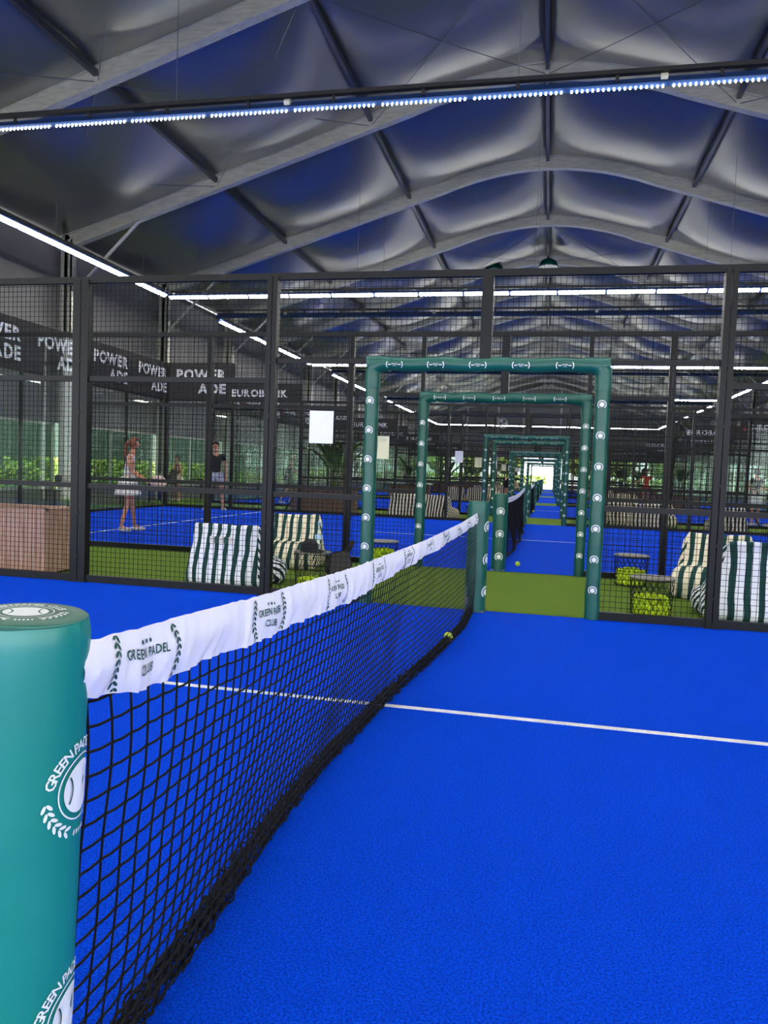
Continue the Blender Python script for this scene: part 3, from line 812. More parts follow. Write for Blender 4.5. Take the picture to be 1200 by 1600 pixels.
def beanbag(loc, rz, me, label, group=None, patch=False, sc=1.):
    e = thing('beanbag_chair', label, 'beanbag', loc, rz, group); e.scale = (sc, sc, sc)
    inst('cushion', me, e)
    if patch:
        g = MB()
        for q in range(5): g.bevbox(-.13+.05*q, -.08+.05*q, -.348, -.334, .44, .51, .004, mi=q % 2)
        g.build('carry_handle', [M['whitecloth'], M['padink']], e)
    h = MB(); h.tube([(x, -.30, .655) for x in (-.06, .06)], .008, 6) if False else None
    return e
beanbag((-3.17, 7.43, 0), 0.02, bbA, 'white beanbag with green stripes seen from behind, left of the third fence post', patch=True)
beanbag((-3.10, 9.05, 0), PI+.10, bbB, 'cream and green striped beanbag facing the camera behind the black cap')
beanbag((1.95, 7.50, 0), -.10, bbD, 'white beanbag with broad green stripes against the fence at the right picture edge', sc=1.12)
beanbag((1.78, 8.72, 0), PI-.35, bbB, 'cream and green striped beanbag behind the right fence post', sc=1.05)
def pouf(loc, label):
    e = thing('striped_pouf', label, 'pouf', loc, .4)
    g = MB(); prof = [(.02,0),(.14,.005),(.185,.05),(.20,.13),(.185,.21),(.13,.255),(.02,.262)]
    g.lathe(prof, 24); o = g.build('cushion', M['strP'], e, smooth=True)
    b = MB(); b.lathe([(.012,.258),(.02,.266),(.006,.272)], 10); b.build('button', M['whitecloth'], e)
pouf((-2.86, 7.62, 0), 'small striped pouf beside the white beanbag, left of the ball basket table')
pouf((1.56, 7.62, 0), 'small striped pouf just left of the right fence post')
for gi in range(1, 5):
    y = COURTS[gi][1]
    nm = ORD[gi]; G = 'beanbags in the strip behind the %s court' % nm
    if gi == 1:
        spots = [(-3.75, .55, 0, bbC, 'cream and black striped beanbag, left of the pair behind the second court'),
                 (-2.85, .65, -.35, bbC, 'cream and black striped beanbag behind the second court, right of the inner padded leg'),
                 (2.45, .50, 0, bbC, 'cream and black striped beanbag, front one of three at the right behind the second court'),
                 (1.95, 1.75, .2, bbC, 'cream and black striped beanbag directly right of the second door frame'),
                 (2.95, 1.95, PI, bbC, 'cream and black striped beanbag at the back right below the person in orange'),
                 (4.35, .50, .03, bbC, 'cream and black striped beanbag behind the second court, right of the tall fence post')]
    else:
        spots = [(-4.0, .6, 0, bbC, None), (-3.1, .7, .2, bbC, None), (-2.6, 2.0, PI, bbC, None), (2.5, .6, 0, bbC, None), (3.4, 1.8, PI, bbC, None)]
    for k, (x, dy, rz, me, lab) in enumerate(spots):
        beanbag((x, y+dy, 0), rz, me, lab or 'small striped beanbag behind the %s court, %s' % (nm, ['furthest left', 'second from the left', 'left of the door frame facing the camera', 'right of the door frame', 'furthest right'][k]), G)

# ------------------------------------------------------------------ ball baskets with table tops
def tennis_ball_mesh():
    bm = bmesh.new(); bmesh.ops.create_icosphere(bm, subdivisions=3, radius=.0335); me = bpy.data.meshes.new('tennis_ball'); bm.to_mesh(me); bm.free()
    me.materials.append(M['ball']); me.polygons.foreach_set('use_smooth', [True]*len(me.polygons)); return me
BM = tennis_ball_mesh()
def ball_table(loc, label, R=.20, H=.36):
    e = thing('ball_basket_table', label, 'basket table', loc, random.random())
    t = MB(); t.lathe([(.02, H-.012), (R-.004, H-.012), (R, H-.008), (R, H-.002), (R-.006, H), (.02, H)], 40); t.build('table_top', M['tabletop'], e, smooth=True, angle=35)
    g = MB(); n = 22
    rb, rt = R*.86, R*.96
    for k in range(n):
        a = 2*PI*k/n
        for s in (-1, 1):
            pts = []
            for j in range(9):
                v = j/8; r = rb+(rt-rb)*v; aa = a + s*v*1.1; pts.append((r*math.cos(aa), r*math.sin(aa), .012+(H-.03)*v))
            g.tube(pts, .0022, 4, caps=False)
    for zz, r in ((.01, rb), (H*.5, (rb+rt)/2), (H-.02, rt)):
        g.tube([(r*math.cos(2*PI*k/32), r*math.sin(2*PI*k/32), zz) for k in range(33)], .004, 6, caps=False)
    for k in range(6):
        a = PI*k/6; g.tube([(rb*math.cos(a), rb*math.sin(a), .008), (-rb*math.cos(a), -rb*math.sin(a), .008)], .003, 4)
    g.build('wire_basket', M['wire'], e)
    return e
def fill(loc, n_lay, label, group, R=.20):
    r0 = R*.86-.040
    for L in range(n_lay):
        top = L == n_lay-1
        for ring, (rr, cnt) in enumerate(((r0, 12), (r0-.066, 6), (0.0, 1))):
            if ring > 0 and not top: continue
            for k in range(cnt):
                if top and ring == 0 and random.random() < .25: continue
                a = 2*PI*(k+.5*(L % 2))/cnt + random.uniform(-.04, .04)
                z = .046+.0585*L + (.018 if ring and top else 0)
                o = inst('tennis_ball', BM, None, (loc[0]+rr*math.cos(a), loc[1]+rr*math.sin(a), z)); tag(o, label, 'tennis ball', group)
BT = [((.955, 7.20, 0), 'round topped wire basket table with balls against the fence, right of the padded door frame', 3),
      ((.98, 9.22, 0), 'round topped wire basket table with balls standing behind another, right side', 3),
      ((-2.38, 7.62, 0), 'round topped wire basket table carrying a bottle and a black cap', 1),
      ((-1.98, 9.25, 0), 'round topped wire basket table with balls beside the left padded leg', 4)]
for k, (p, lab, nl) in enumerate(BT):
    ball_table(p, lab)
    fill(p, nl, 'yellow green tennis ball heaped in the %s' % ['nearest basket at the right fence', 'rear basket on the right', 'basket under the cap and bottle', 'basket beside the left padded leg'][k],
         'tennis balls in the %s' % ['near right basket', 'rear right basket', 'left basket table', 'basket by the left leg'][k])
for k, (x, y) in enumerate(((-2.05, 21.6), (-2.3, 34.6))):
    p = (x, y, 0); ball_table(p, 'wire basket table with tennis balls in the strip behind the %s court' % ORD[k+1]); fill(p, 4 if k == 0 else 2, 'tiny yellow tennis ball in the basket behind the %s court' % ORD[k+1], 'tennis balls behind the %s court' % ORD[k+1])
def loose_ball(loc, label):
    e = thing('tennis_ball', label, 'tennis ball', loc, random.random()*6); e.rotation_euler = (.7, .4, 1.0)
    inst('felt', BM, e)
    g = MB(); pts = []
    for k in range(41):
        t = 2*PI*k/40; a, b = .75, .25
        v = Vector((a*math.cos(t)+b*math.cos(3*t), a*math.sin(t)-b*math.sin(3*t), 2*math.sqrt(a*b)*math.sin(2*t))); pts.append(v.normalized()*.0336)
    g.tube(pts, .0009, 4, caps=False); g.build('seam', M['ballseam'], e)
loose_ball((-.665, 5.50, .034), 'tennis ball lying behind the netting at the far foot of the nearest net')
loose_ball((-.36, 10.45, .034), 'lone tennis ball on the blue court just past the green strip')
loose_ball((-.47, 26.6, .034), 'small distant tennis ball beside the third court net')

# ------------------------------------------------------------------ on and by the left basket table
def cap(loc, rz):
    e = thing('baseball_cap', 'black baseball cap lying on the left basket table', 'cap', loc, rz)
    g = MB()
    def f(u, v):
        t = 2*PI*u; ph = v*PI/2; r = .092*math.cos(ph)**.8 if ph < PI/2-.001 else 0
        k = noise.noise(Vector((math.cos(t)*2, math.sin(t)*2, v*2)))*.008
        return ((r+k)*math.cos(t), (r+k)*1.12*math.sin(t), .128*math.sin(ph)+k)
    g.grid(f, 28, 10); g.build('crown', M['cloth_black'], e, smooth=True)
    b = MB()
    def fb(o): return lambda u, v: ((.10+.075*v*math.cos((u-.5)*PI*.9))*math.cos((u-.5)*PI*.9)*1.0, (.085+.02*v)*math.sin((u-.5)*PI*.9)*1.1, .014-.02*v+.014*math.cos((u-.5)*PI)+o)
    b.grid(fb(0), 16, 5); b.grid(fb(.004), 16, 5, flip=True); b.build('brim', M['cloth_black'], e, smooth=True)
    t = MB(); t.lathe([(.003,0),(.008,.003),(.003,.007)], 10, (0,0,.127)); t.build('button', M['cloth_black'], e)
cap((-2.40, 7.57, .362), -.3)
def bottle(loc):
    e = thing('water_bottle', 'clear plastic water bottle with a pale blue cap on the left basket table', 'bottle', loc)
    g = MB(); p = [(.012,0),(.036,.002),(.040,.012),(.040,.05),(.037,.055),(.040,.06),(.040,.10),(.036,.11),(.040,.12),(.040,.17),(.037,.176),(.040,.182),(.040,.215),(.034,.24),(.020,.262),(.014,.27),(.014,.29)]
    g.lathe(p, 24); g.build('body', M['bottle'], e, smooth=True)
    l = MB(); l.lathe([(.0408,.12),(.0408,.17)], 24); l.build('label_band', mat('pale_blue_label', (180,215,235), .5), e)
    c = MB(); c.lathe([(.016,.278),(.0165,.282),(.0165,.30),(.014,.304)], 16); c.build('bottle_cap', mat('pale_blue_cap', (120,175,220), .4), e)
bottle((-2.33, 7.66, .361))
def racket_cover(loc, rz):
    e = thing('racket_cover', 'charcoal padel racket cover propped behind the left basket table', 'racket bag', loc, rz)
    g = MB(); vs = []
    out = []
    for k in range(28):
        t = 2*PI*k/28; r = 1.; x = .15*math.cos(t); z = .17+.16*math.sin(t)
        if math.sin(t) > .75: x *= .8; z += .03*(math.sin(t)-.75)/.25
        out.append((x, z))
    for y, s in ((-.035, .86), (-.028, .96), (0, 1.), (.028, .96), (.035, .86)):
        vs += [(x*s, y, .17+(z-.17)*s) for x, z in out]
    fs = [(i*28+k, i*28+(k+1) % 28, (i+1)*28+(k+1) % 28, (i+1)*28+k) for i in range(4) for k in range(28)] + [tuple(range(28)), tuple(4*28+k for k in range(28))[::-1]]
    g.add(vs, fs); b = g.build('pocket', M['bagbrown'], e, smooth=True, angle=50)
    h = MB(); h.bevbox(-.03, .03, -.022, .022, .34, .50, .012); h.build('handle_sleeve', M['cloth_black'], e, smooth=True)
    z_ = MB(); z_.tube([(x*.98, -.03, .17+(z-.17)*.98) for x, z in out[2:20]], .004, 5); z_.build('zip', M['black'], e)
    e.rotation_euler = (-.35, .5, rz)
e_ = racket_cover((-2.30, 8.05, .02), .15)

# ------------------------------------------------------------------ paper notices on the fences
def notice(loc, label, cream=False, w_=.21, h_=.297):
    e = thing('paper_notice', label, 'notice', loc)
    g = MB(); g.box(-w_/2, w_/2, -.002, .002, -h_/2, h_/2); g.build('sheet', M['cream' if cream else 'paper'], e)
    if cream:
        t = MB(); fn = lambda a, b: (a, -.003, b)
        for k in range(3): put(t, text2d(['GREEN PADEL CLUB', 'PLEASE SCAN', 'BOOK A COURT'][k] if False else '', .01), fn) if False else t.box(-.07, .07, -.0032, -.0028, h_/2-.03-.018*k, h_/2-.027-.018*k)
        t.build('printed_lines', M['ink'], e)
notice((-2.085, F1-.04, 1.61), 'white paper notice hanging on the mesh left of the padded door frame', w_=.23, h_=.30)
notice((-2.16, 9.80-.04, 1.53), 'cream paper notice on the second fence just right of the left padded leg', True)
ii = 0
for i in (1, 2, 3, 4):
    a, b = COURTS[i]
    notice((-2.30, b-.04, 1.66), 'white paper notice on the far fence of the %s court' % ORD[i])
    if i < 5: notice((-2.08, COURTS[i+1][0]-.04, 1.58), 'cream paper notice on the near fence of the %s court' % ORD[i+1], True)

# ------------------------------------------------------------------ planters and banana plants
def planter(loc, label, m='wood', L=1.8, W=.55, H=.66):
    e = thing('timber_planter', label, 'planter', loc)
    g = MB(); n_ = 15
    for s in (-1, 1):
        for k in range(n_):
            x0 = -L/2+L*k/n_; g.box(x0+.003, x0+L/n_-.003, s*W/2-(.02 if s > 0 else 0), s*W/2+(.02 if s < 0 else 0), .02, H-.02)
        for k in range(5):
            y0 = -W/2+W*k/5; g.box(s*L/2-(.02 if s > 0 else 0), s*L/2+(.02 if s < 0 else 0), y0+.003, y0+W/5-.003, .02, H-.02)
    g.build('cladding', M[m], e)
    t = MB(); t.box(-L/2-.01, L/2+.01, -W/2-.01, -W/2+.05, H-.02, H); t.box(-L/2-.01, L/2+.01, W/2-.05, W/2+.01, H-.02, H); t.box(-L/2-.01, -L/2+.05, -W/2, W/2, H-.02, H); t.box(L/2-.05, L/2+.01, -W/2, W/2, H-.02, H); t.build('rim', M[m], e)
    s = MB(); s.box(-L/2+.03, L/2-.03, -W/2+.03, W/2-.03, .02, H-.06); s.build('soil', M['soil'], e)
def banana(loc, label, h=1.9, n=9, seed=0, group='banana plants in the planters'):
    rn = random.Random(seed); e = thing('banana_plant', label, 'plant', loc, rn.random()*6, group)
    for k in range(n):
        a = 2*PI*k/n + rn.uniform(-.3, .3); hh = h*rn.uniform(.65, 1.0); lean = rn.uniform(.15, .45)
        b0 = Vector((.07*math.cos(a), .07*math.sin(a), 0)); d = Vector((math.cos(a), math.sin(a), 0)); pts = []
        for j in range(13):
            t = j/12; pts.append(b0 + d*(lean*t + .45*t**3*1.2) + Vector((0, 0, hh*(t - .28*t**4))))
        s = MB(); s.tube(pts[:7], [.018-.0015*j for j in range(7)], 6); 
        st = s.build('stem', M['stem'], e, smooth=True)
        side = Vector((-d.y, d.x, 0)); g = MB()
        def f(u, v, pts=pts):
            p = 5+u*7; i0 = min(11, int(p)); q = pts[i0].lerp(pts[i0+1], p-i0); wd = .15*math.sin(PI*min(1, u*1.02+.03))**.7
            s_ = v*2-1; return q + side*(wd*s_) + Vector((0, 0, -.06*s_*s_+.015*math.sin(u*30)*abs(s_)))
        g.grid(f, 16, 6); g.build('leaf', M['leaf'], st, smooth=True)
planter((-6.02, 7.30, 0), 'pale pinkish timber clad planter box at the left picture edge behind the fence', 'wood', H=.70)
planter((-6.18, 20.75, 0), 'brown timber clad planter behind the second court holding a banana plant', 'wooddark', H=.64)
banana((-5.85, 20.75, .58), 'tall banana plant in the brown planter behind the second court', 2.1, 13, 3)
for gi, y in ((2, 33.9), (3, 47.0), (4, 60.1)):
    for s, x in (('left', -6.1), ('right', 5.3)):
        planter((x, y, 0), 'brown timber planter on the %s in the strip behind the %s court' % (s, ORD[gi]), 'wooddark', H=.64)
        banana((x, y, .58), 'banana plant on the %s in the strip behind the %s court' % (s, ORD[gi]), 2.0, 8, gi*10+(s == 'left'))

# ------------------------------------------------------------------ green lamps under the ridge, small round fan
def green_lamp(loc, label, top):
    e = thing('pendant_lamp', label, 'lamp', loc)
    g = MB(); g.lathe([(.36,-.10),(.375,-.07),(.36,.02),(.29,.13),(.18,.20),(.06,.235),(.05,.26)], 28); sh = g.build('shade', M['greenglass'], e, smooth=True, angle=50)
    c = MB(); c.tube([(0,0,.25), (0,0,top-loc[2])], .02, 8); c.build('stem', M['black'], e)
    r = MB(); 
    for k in range(8): a = 2*PI*k/8; r.tube([(.05*math.cos(a), .05*math.sin(a), .24), (.30*math.cos(a), .30*math.sin(a), .125), (.375*math.cos(a), .375*math.sin(a), -.06)], .01, 5)
    r.build('rib', M['greenglass'], sh)
green_lamp((-.42, 31.6, 9.70), 'dark green dome lamp hanging under the ridge of the roof', 10.05)
green_lamp((-2.60, 31.9, 9.66), 'dark green dome lamp left of the one under the ridge', 10.05)
e = thing('ceiling_fan', 'small round white fan hanging below the far roof', 'fan', (-3.7, 60.4, 5.25))
g = MB(); g.tube([(.36*math.cos(2*PI*k/24), -.0, .36*math.sin(2*PI*k/24)) for k in range(25)], .03, 6, caps=False); g.build('guard_ring', M['paper'], e)
g = MB()
for k in range(3):
    a = 2*PI*k/3; g.add([(0,-.02,0), (.32*math.cos(a-.4), .02, .32*math.sin(a-.4)), (.34*math.cos(a), 0, .34*math.sin(a)), (.32*math.cos(a+.4), -.03, .32*math.sin(a+.4))], [(0,1,2,3)])
g.build('blade', M['paper'], e); g = MB(); g.tube([(0,0,.36),(0,0,3.6)], .015, 6); g.build('rod', M['steel'], e)

# ------------------------------------------------------------------ people
def skin_obj(name, V, E, Rr, m, parent, root=0, sub=2):
    me = bpy.data.meshes.new(name); me.from_pydata([tuple(v) for v in V], E, []); me.materials.append(m)
    o = bpy.data.objects.new(name, me); COL.objects.link(o)
    if parent: o.parent = parent
    md = o.modifiers.new('skin', 'SKIN'); md.use_smooth_shade = True; md.branch_smoothing = .3
    if not me.skin_vertices:
        bm = bmesh.new(); bm.from_mesh(me); bm.verts.layers.skin.verify(); bm.to_mesh(me); bm.free()
    sv = me.skin_vertices[0].data
    for i, r in enumerate(Rr):
        r = r if isinstance(r, tuple) else (r, r); sv[i].radius = r; sv[i].use_root = (i == root)
    s = o.modifiers.new('sub', 'SUBSURF'); s.levels = sub; s.render_levels = sub
    return o
def human(loc, rz, label, H=1.70, pose=None, skin='skin1', hair='hairdark', top='whitecloth', bottom='whitecloth', skirt=False, sleeves=True, pony=False, female=False, fingers=True, lowleg=True):
    k = H/1.75; J = {
        'pel': (0,0,.96), 'spi': (0,.0,1.10), 'che': (0,.0,1.28), 'nec': (0,.005,1.475), 'hb': (0,.02,1.54), 'hc': (0,.03,1.62), 'ht': (0,.015,1.69),
        'hipL': (-.095,0,.90), 'hipR': (.095,0,.90), 'kneL': (-.11,.02,.50), 'kneR': (.11,.02,.50), 'ankL': (-.12,-.01,.09), 'ankR': (.12,-.01,.09), 'toeL': (-.13,.15,.035), 'toeR': (.13,.15,.035),
        'shoL': (-.18,0,1.425), 'shoR': (.18,0,1.425), 'elbL': (-.23,-.02,1.12), 'elbR': (.23,-.02,1.12), 'wriL': (-.25,.05,.88), 'wriR': (.25,.05,.88)}
    if female:
        J['shoL'] = (-.155,0,1.40); J['shoR'] = (.155,0,1.40)
    if pose: J.update(pose)
    J = {a: Vector(b)*k for a, b in J.items()}
    e = thing('person', label, 'person', loc, rz)
    f = .9 if female else 1.
    names = ['pel','spi','che','nec','hb','hc','ht','hipL','kneL','ankL','toeL','hipR','kneR','ankR','toeR','shoL','elbL','wriL','shoR','elbR','wriR']
    R0 = dict(pel=(.135,.10), spi=(.115*f,.085), che=(.135*f,.10), nec=.058*f, hb=.056, hc=(.078,.09), ht=.062, hipL=.085, hipR=.085, kneL=.055*f, kneR=.055*f, ankL=.036, ankR=.036, toeL=.033, toeR=.033,
              shoL=.055*f, shoR=.055*f, elbL=.038*f, elbR=.038*f, wriL=.025, wriR=.025)
    V = [J[n_] for n_ in names]; Rr = [tuple(a*k for a in R0[n_]) if isinstance(R0[n_], tuple) else R0[n_]*k for n_ in names]
    ix = {n_: i for i, n_ in enumerate(names)}
    E = [('pel','spi'),('spi','che'),('che','nec'),('nec','hb'),('hb','hc'),('hc','ht'),('pel','hipL'),('hipL','kneL'),('kneL','ankL'),('ankL','toeL'),('pel','hipR'),('hipR','kneR'),('kneR','ankR'),('ankR','toeR'),
         ('che','shoL'),('shoL','elbL'),('elbL','wriL'),('che','shoR'),('shoR','elbR'),('elbR','wriR')]
    E = [(ix[a], ix[b]) for a, b in E]
    def addv(p, r, par): V.append(p); Rr.append(r); E.append((par, len(V)-1)); return len(V)-1
    # calf and thigh mass
    hd = (J['hc']-J['hb']).normalized()
    fw = Vector((0,1,0))
    nose = addv(J['hc'] + Vector((0,.095,-.012))*k, .014*k, ix['hc'])
    for s in (-1, 1): addv(J['hc'] + Vector((s*.082,0,0))*k, .016*k, ix['hc'])
    addv(J['hb'] + Vector((0,.045,.018))*k, .040*k, ix['hb'])
    for S_ in ('L', 'R'):
        d = (J['wri'+S_]-J['elb'+S_]).normalized(); sd = Vector((0,0,1)).cross(d); sd = sd.normalized() if sd.length > .1 else Vector((0,1,0)); up = d.cross(sd)
        pm = addv(J['wri'+S_]+d*.06*k, (.032*k, .018*k), ix['wri'+S_])
        if fingers:
            for q in range(4):
                o_ = sd*(q-1.5)*.019*k; L = [.062,.072,.068,.052][q]*k
                a = addv(J['wri'+S_]+d*.095*k+o_, .009*k, pm); addv(V[a]+d*L*.6-up*.02*k, .008*k, a)
            addv(J['wri'+S_]+d*.06*k+sd*.045*k-up*.015*k, .010*k, pm)
    skin_obj('body', V, E, Rr, M[skin], e)
    # clothes
    ns = ['pel','spi','che','nec','shoL','shoR']; r2 = [(.160*k,.125*k), (.13*f*k,.10*k), (.15*f*k,.115*k), .062*k, .066*f*k, .066*f*k]
    V2 = [J[a] for a in ns]; V2[3] = J['che'].lerp(J['nec'], .84); V2[0] = J['pel']+Vector((0,0,-.075 if not skirt else -.04)); E2 = [(0,1),(1,2),(2,3),(2,4),(2,5)]
    if sleeves:
        for a, b, p in (('shoL','elbL',4),('shoR','elbR',5)): V2.append(J[a].lerp(J[b], .6)); r2.append(.056*f*k); E2.append((p, len(V2)-1))
    skin_obj('shirt', V2, E2, r2, M[top], e)
    if skirt:
        g = MB(); c = J['pel']
        def fs_(u, v):
            t = 2*PI*u; r = (.125+.105*v**.8)*k*(1+.05*math.sin(t*11)*v); return (c.x+r*1.08*math.cos(t), c.y-.015*k+r*math.sin(t), c.z+.06*k-.34*k*v)
        g.grid(fs_, 44, 8); g.grid(lambda u, v: Vector(fs_(u, v))*1 + Vector((0,0,.002)), 44, 8, flip=True); g.build('skirt', M[bottom], e, smooth=True)
    else:
        V3 = [J['pel'], J['hipL'], J['hipL'].lerp(J['kneL'], .62), J['hipR'], J['hipR'].lerp(J['kneR'], .62)]
        skin_obj('shorts', V3, [(0,1),(1,2),(0,3),(3,4)], [(.145*k,.112*k), .108*k, .100*k, .108*k, .100*k], M[bottom], e)
    for S_ in ('L', 'R'):
        a, t = J['ank'+S_], J['toe'+S_]; d = (t-a); d.z = 0; d.normalize()
        V4 = [a-Vector((0,0,.0))*k, a-Vector((0,0,.05))*k-d*.03*k, t+Vector((0,0,.008)), t+d*.05*k+Vector((0,0,.0))]
        skin_obj('shoe', V4, [(0,1),(1,2),(2,3)], [.046*k, .044*k, (.048*k,.04*k), (.038*k,.028*k)], M['shoe'], e)
    g = MB(); hcv = J['hc'] + Vector((0,-.004,.016))*k; nu, nv = 24, 14; vs = []; fs = []
    def hd_(i, j):
        t = 2*PI*i/nu; p = PI*j/nv; return Vector((math.sin(p)*math.cos(t), math.sin(p)*math.sin(t), math.cos(p)))
    for j in range(nv+1):
        for i in range(nu):
            d = hd_(i, j); n_ = 1 + .05*noise.noise(d*5); vs.append(hcv + Vector((d.x*.097, d.y*.113, d.z*.118 if d.z > 0 else d.z*.125))*k*n_)
    for j in range(nv):
        for i in range(nu):
            d = hd_(i+.5, j+.5)
            if (d.y > .30 and d.z < .60) or d.z < -.62 or (d.y > -.1 and d.z < -.25): continue
            fs.append((j*nu+i, (j+1)*nu+i, (j+1)*nu+(i+1) % nu, j*nu+(i+1) % nu))
    g.add(vs, fs); ho = g.build('hair', M[hair], e, smooth=True)
    so = ho.modifiers.new('thick', 'SOLIDIFY'); so.thickness = .014*k; so.offset = -1
    if pony:
        hv = []; hr = []
        for p, r in (((0,-.10,.05), .022), ((0,-.14,.02), .030), ((0,-.16,-.06), .040), ((0,-.15,-.18), .038), ((0,-.135,-.30), .030), ((0,-.12,-.42), .012)):
            hv.append(J['hc']+Vector(p)*k); hr.append(r*k)
        skin_obj('ponytail', hv, [(q, q+1) for q in range(5)], hr, M[hair], ho)
    f = MB()
    for s_ in (-1, 1): f.lathe([(.001,-.006),(.008,-.003),(.009,.002),(.001,.006)], 8, J['hc']+Vector((s_*.031,.084,.012))*k)
    f.build('eyes', M['cloth_black'], e)
    f = MB(); f.box(-.022*k, .022*k, J['hc'].y+.078*k, J['hc'].y+.088*k, J['hc'].z-.052*k, J['hc'].z-.045*k); f.build('mouth', M['rust'], e)
    return e, J
def racket(loc, rot, label, m='pinkracket'):
    e = thing('padel_racket', label, 'racket', loc); e.rotation_euler = rot
    g = MB(); n_ = 26; out = []
    for k in range(n_):
        t = 2*PI*k/n_; out.append((.125*math.sin(t), .30-.135*math.cos(t)*(1.05 if math.cos(t) > 0 else 1)))
    vs = [(x*s, y_, .30+(z-.30)*s) for y_, s in ((-.018, .94), (-.012, 1), (.012, 1), (.018, .94)) for x, z in out]
    fs = [(i*n_+k, i*n_+(k+1) % n_, (i+1)*n_+(k+1) % n_, (i+1)*n_+k) for i in range(3) for k in range(n_)] + [tuple(range(n_)), tuple(3*n_+k for k in range(n_))[::-1]]
    g.add(vs, fs); hd = g.build('head', M[m], e, smooth=True, angle=40)
    h = MB()
    for i in range(-3, 4):
        for j in range(-3, 4):
            if i*i+j*j < 11: h.tube([(i*.028, -.0185, .30+j*.028), (i*.028, -.019, .30+j*.028)], .006, 8)
    h.build('hole_pattern', M['cloth_black'], hd)
    b = MB(); b.tube([(-.04,0,.19),(-.012,0,.12)], .010, 6); b.tube([(.04,0,.19),(.012,0,.12)], .010, 6); b.build('throat', M[m], e)
    b = MB(); b.tube([(0,0,-.03),(0,0,.13)], .016, 10); b.build('grip', M['cloth_black'], e)
fwd = math.radians(-90)      # facing +X
WX, WY = -7.18, 12.12
human((WX, WY, 0), math.radians(-64), 'woman player with a long auburn ponytail in white top and skirt holding a racket', 1.66,
      {'kneL': (-.10,.06,.50), 'kneR': (.10,-.02,.50), 'ankL': (-.12,.10,.09), 'ankR': (.11,-.12,.09), 'toeL': (-.15,.25,.035), 'toeR': (.14,.03,.035),
       'che': (0,.03,1.28), 'nec': (0,.05,1.475), 'hb': (0,.075,1.535), 'hc': (0,.09,1.615), 'ht': (0,.075,1.685),
       'shoL': (-.155,.02,1.39), 'shoR': (.155,.02,1.39), 'elbL': (-.20,.06,1.12), 'elbR': (.20,.04,1.12), 'wriL': (-.08,.26,.99), 'wriR': (.09,.24,.98)},
      'skin1', 'hairred', 'whitecloth', 'whitecloth', skirt=True, sleeves=False, pony=True, female=True)
racket((WX+.26, WY-.03, .93), (math.radians(8), math.radians(100), math.radians(20)), 'pale padel racket held out by the woman in white')
human((-8.72, 19.05, 0), math.radians(-165), 'man in black t-shirt and light grey shorts at the far side of the second court', 1.84,
      {'ankL': (-.19,-.01,.09), 'kneL': (-.15,.02,.5), 'toeL': (-.26,.12,.035), 'ankR': (.19,-.01,.09), 'kneR': (.15,.02,.5), 'toeR': (.26,.12,.035), 'hc': (.02,.03,1.635)},
      'skin2', 'hairdark', 'cloth_black', 'grey')
human((-11.75, 22.75, 0), math.radians(150), 'person in pale clothes standing beyond the far left corner of the second court', 1.50,
      {'wriR': (.22,.22,1.02), 'elbR': (.24,.05,1.13)}, 'skin1', 'hairdark', 'rust', 'whitecloth', skirt=True, sleeves=False, female=True)
racket((-11.93, 22.55, .62), (0, math.radians(25), .4), 'black round racket held by the person beyond the far left corner', 'cloth_black')
human((-8.70, 24.75, 0), math.radians(-60), 'player in a dark green vest stepping forward on the third court', 1.68,
      {'che': (0,.08,1.27), 'nec': (0,.14,1.45), 'hb': (0,.18,1.52), 'hc': (0,.20,1.60), 'ht': (0,.19,1.67), 'shoL': (-.155,.10,1.38), 'shoR': (.155,.10,1.38), 'elbL': (-.2,.22,1.15), 'elbR': (.22,.2,1.14), 'wriL': (-.1,.42,1.05), 'wriR': (.12,.42,1.05),
       'kneL': (-.12,.2,.52), 'ankL': (-.13,.12,.1), 'toeL': (-.14,.3,.035), 'kneR': (.12,-.02,.5), 'ankR': (.13,-.3,.1), 'toeR': (.14,-.14,.035)},
      'skin2', 'beige', 'darkgreen', 'darkgreen', sleeves=False, female=True)
human((-10.1, 37.4, 0), math.radians(170), 'distant person in a white shirt and black shorts behind the banana plant', 1.75, None, 'skin2', 'hairdark', 'whitecloth', 'cloth_black')
human((-8.3, 44.6, 0), math.radians(190), 'distant person in a maroon top and black shorts on the fourth court', 1.78, None, 'skin2', 'hairdark', 'rust', 'cloth_black')
human((4.55, 38.2, 0), math.radians(160), 'person in a bright orange outfit on the fourth court, right of the door frames', 1.74,
      {'elbR': (.30,.12,1.2), 'wriR': (.42,.3,1.1)}, 'skin2', 'hairdark', 'orange', 'orange')
human((6.02, 24.4, 0), math.radians(30), 'person in a dark top and white shorts with folded arms near the right picture edge', 1.70,
      {'elbL': (-.27,.05,1.15), 'elbR': (.25,.05,1.15), 'wriL': (.0,.22,1.14), 'wriR': (.02,.24,1.1)}, 'skin1', 'hairdark', 'cloth_black', 'whitecloth')
human((6.42, 24.2, 0), math.radians(90), 'person in a pale top cut by the right picture edge', 1.70,
      {'elbL': (-.27,.15,1.15), 'wriL': (-.2,.40,1.1)}, 'skin1', 'hairdark', 'beige', 'cloth_black')
human((-1.95, 36.3, 0), math.radians(-70), 'dark silhouetted person leaning forward in the strip behind the third court', 1.65,
      {'che': (0,.22,1.2), 'nec': (0,.38,1.3), 'hb': (0,.45,1.33), 'hc': (0,.50,1.38), 'ht': (0,.53,1.44), 'shoL': (-.17,.30,1.26), 'shoR': (.17,.30,1.26), 'elbL': (-.2,.36,1.0), 'elbR': (.2,.36,1.0), 'wriL': (-.15,.5,.85), 'wriR': (.15,.5,.85)},
      'skin2', 'hairdark', 'cloth_black', 'cloth_black')

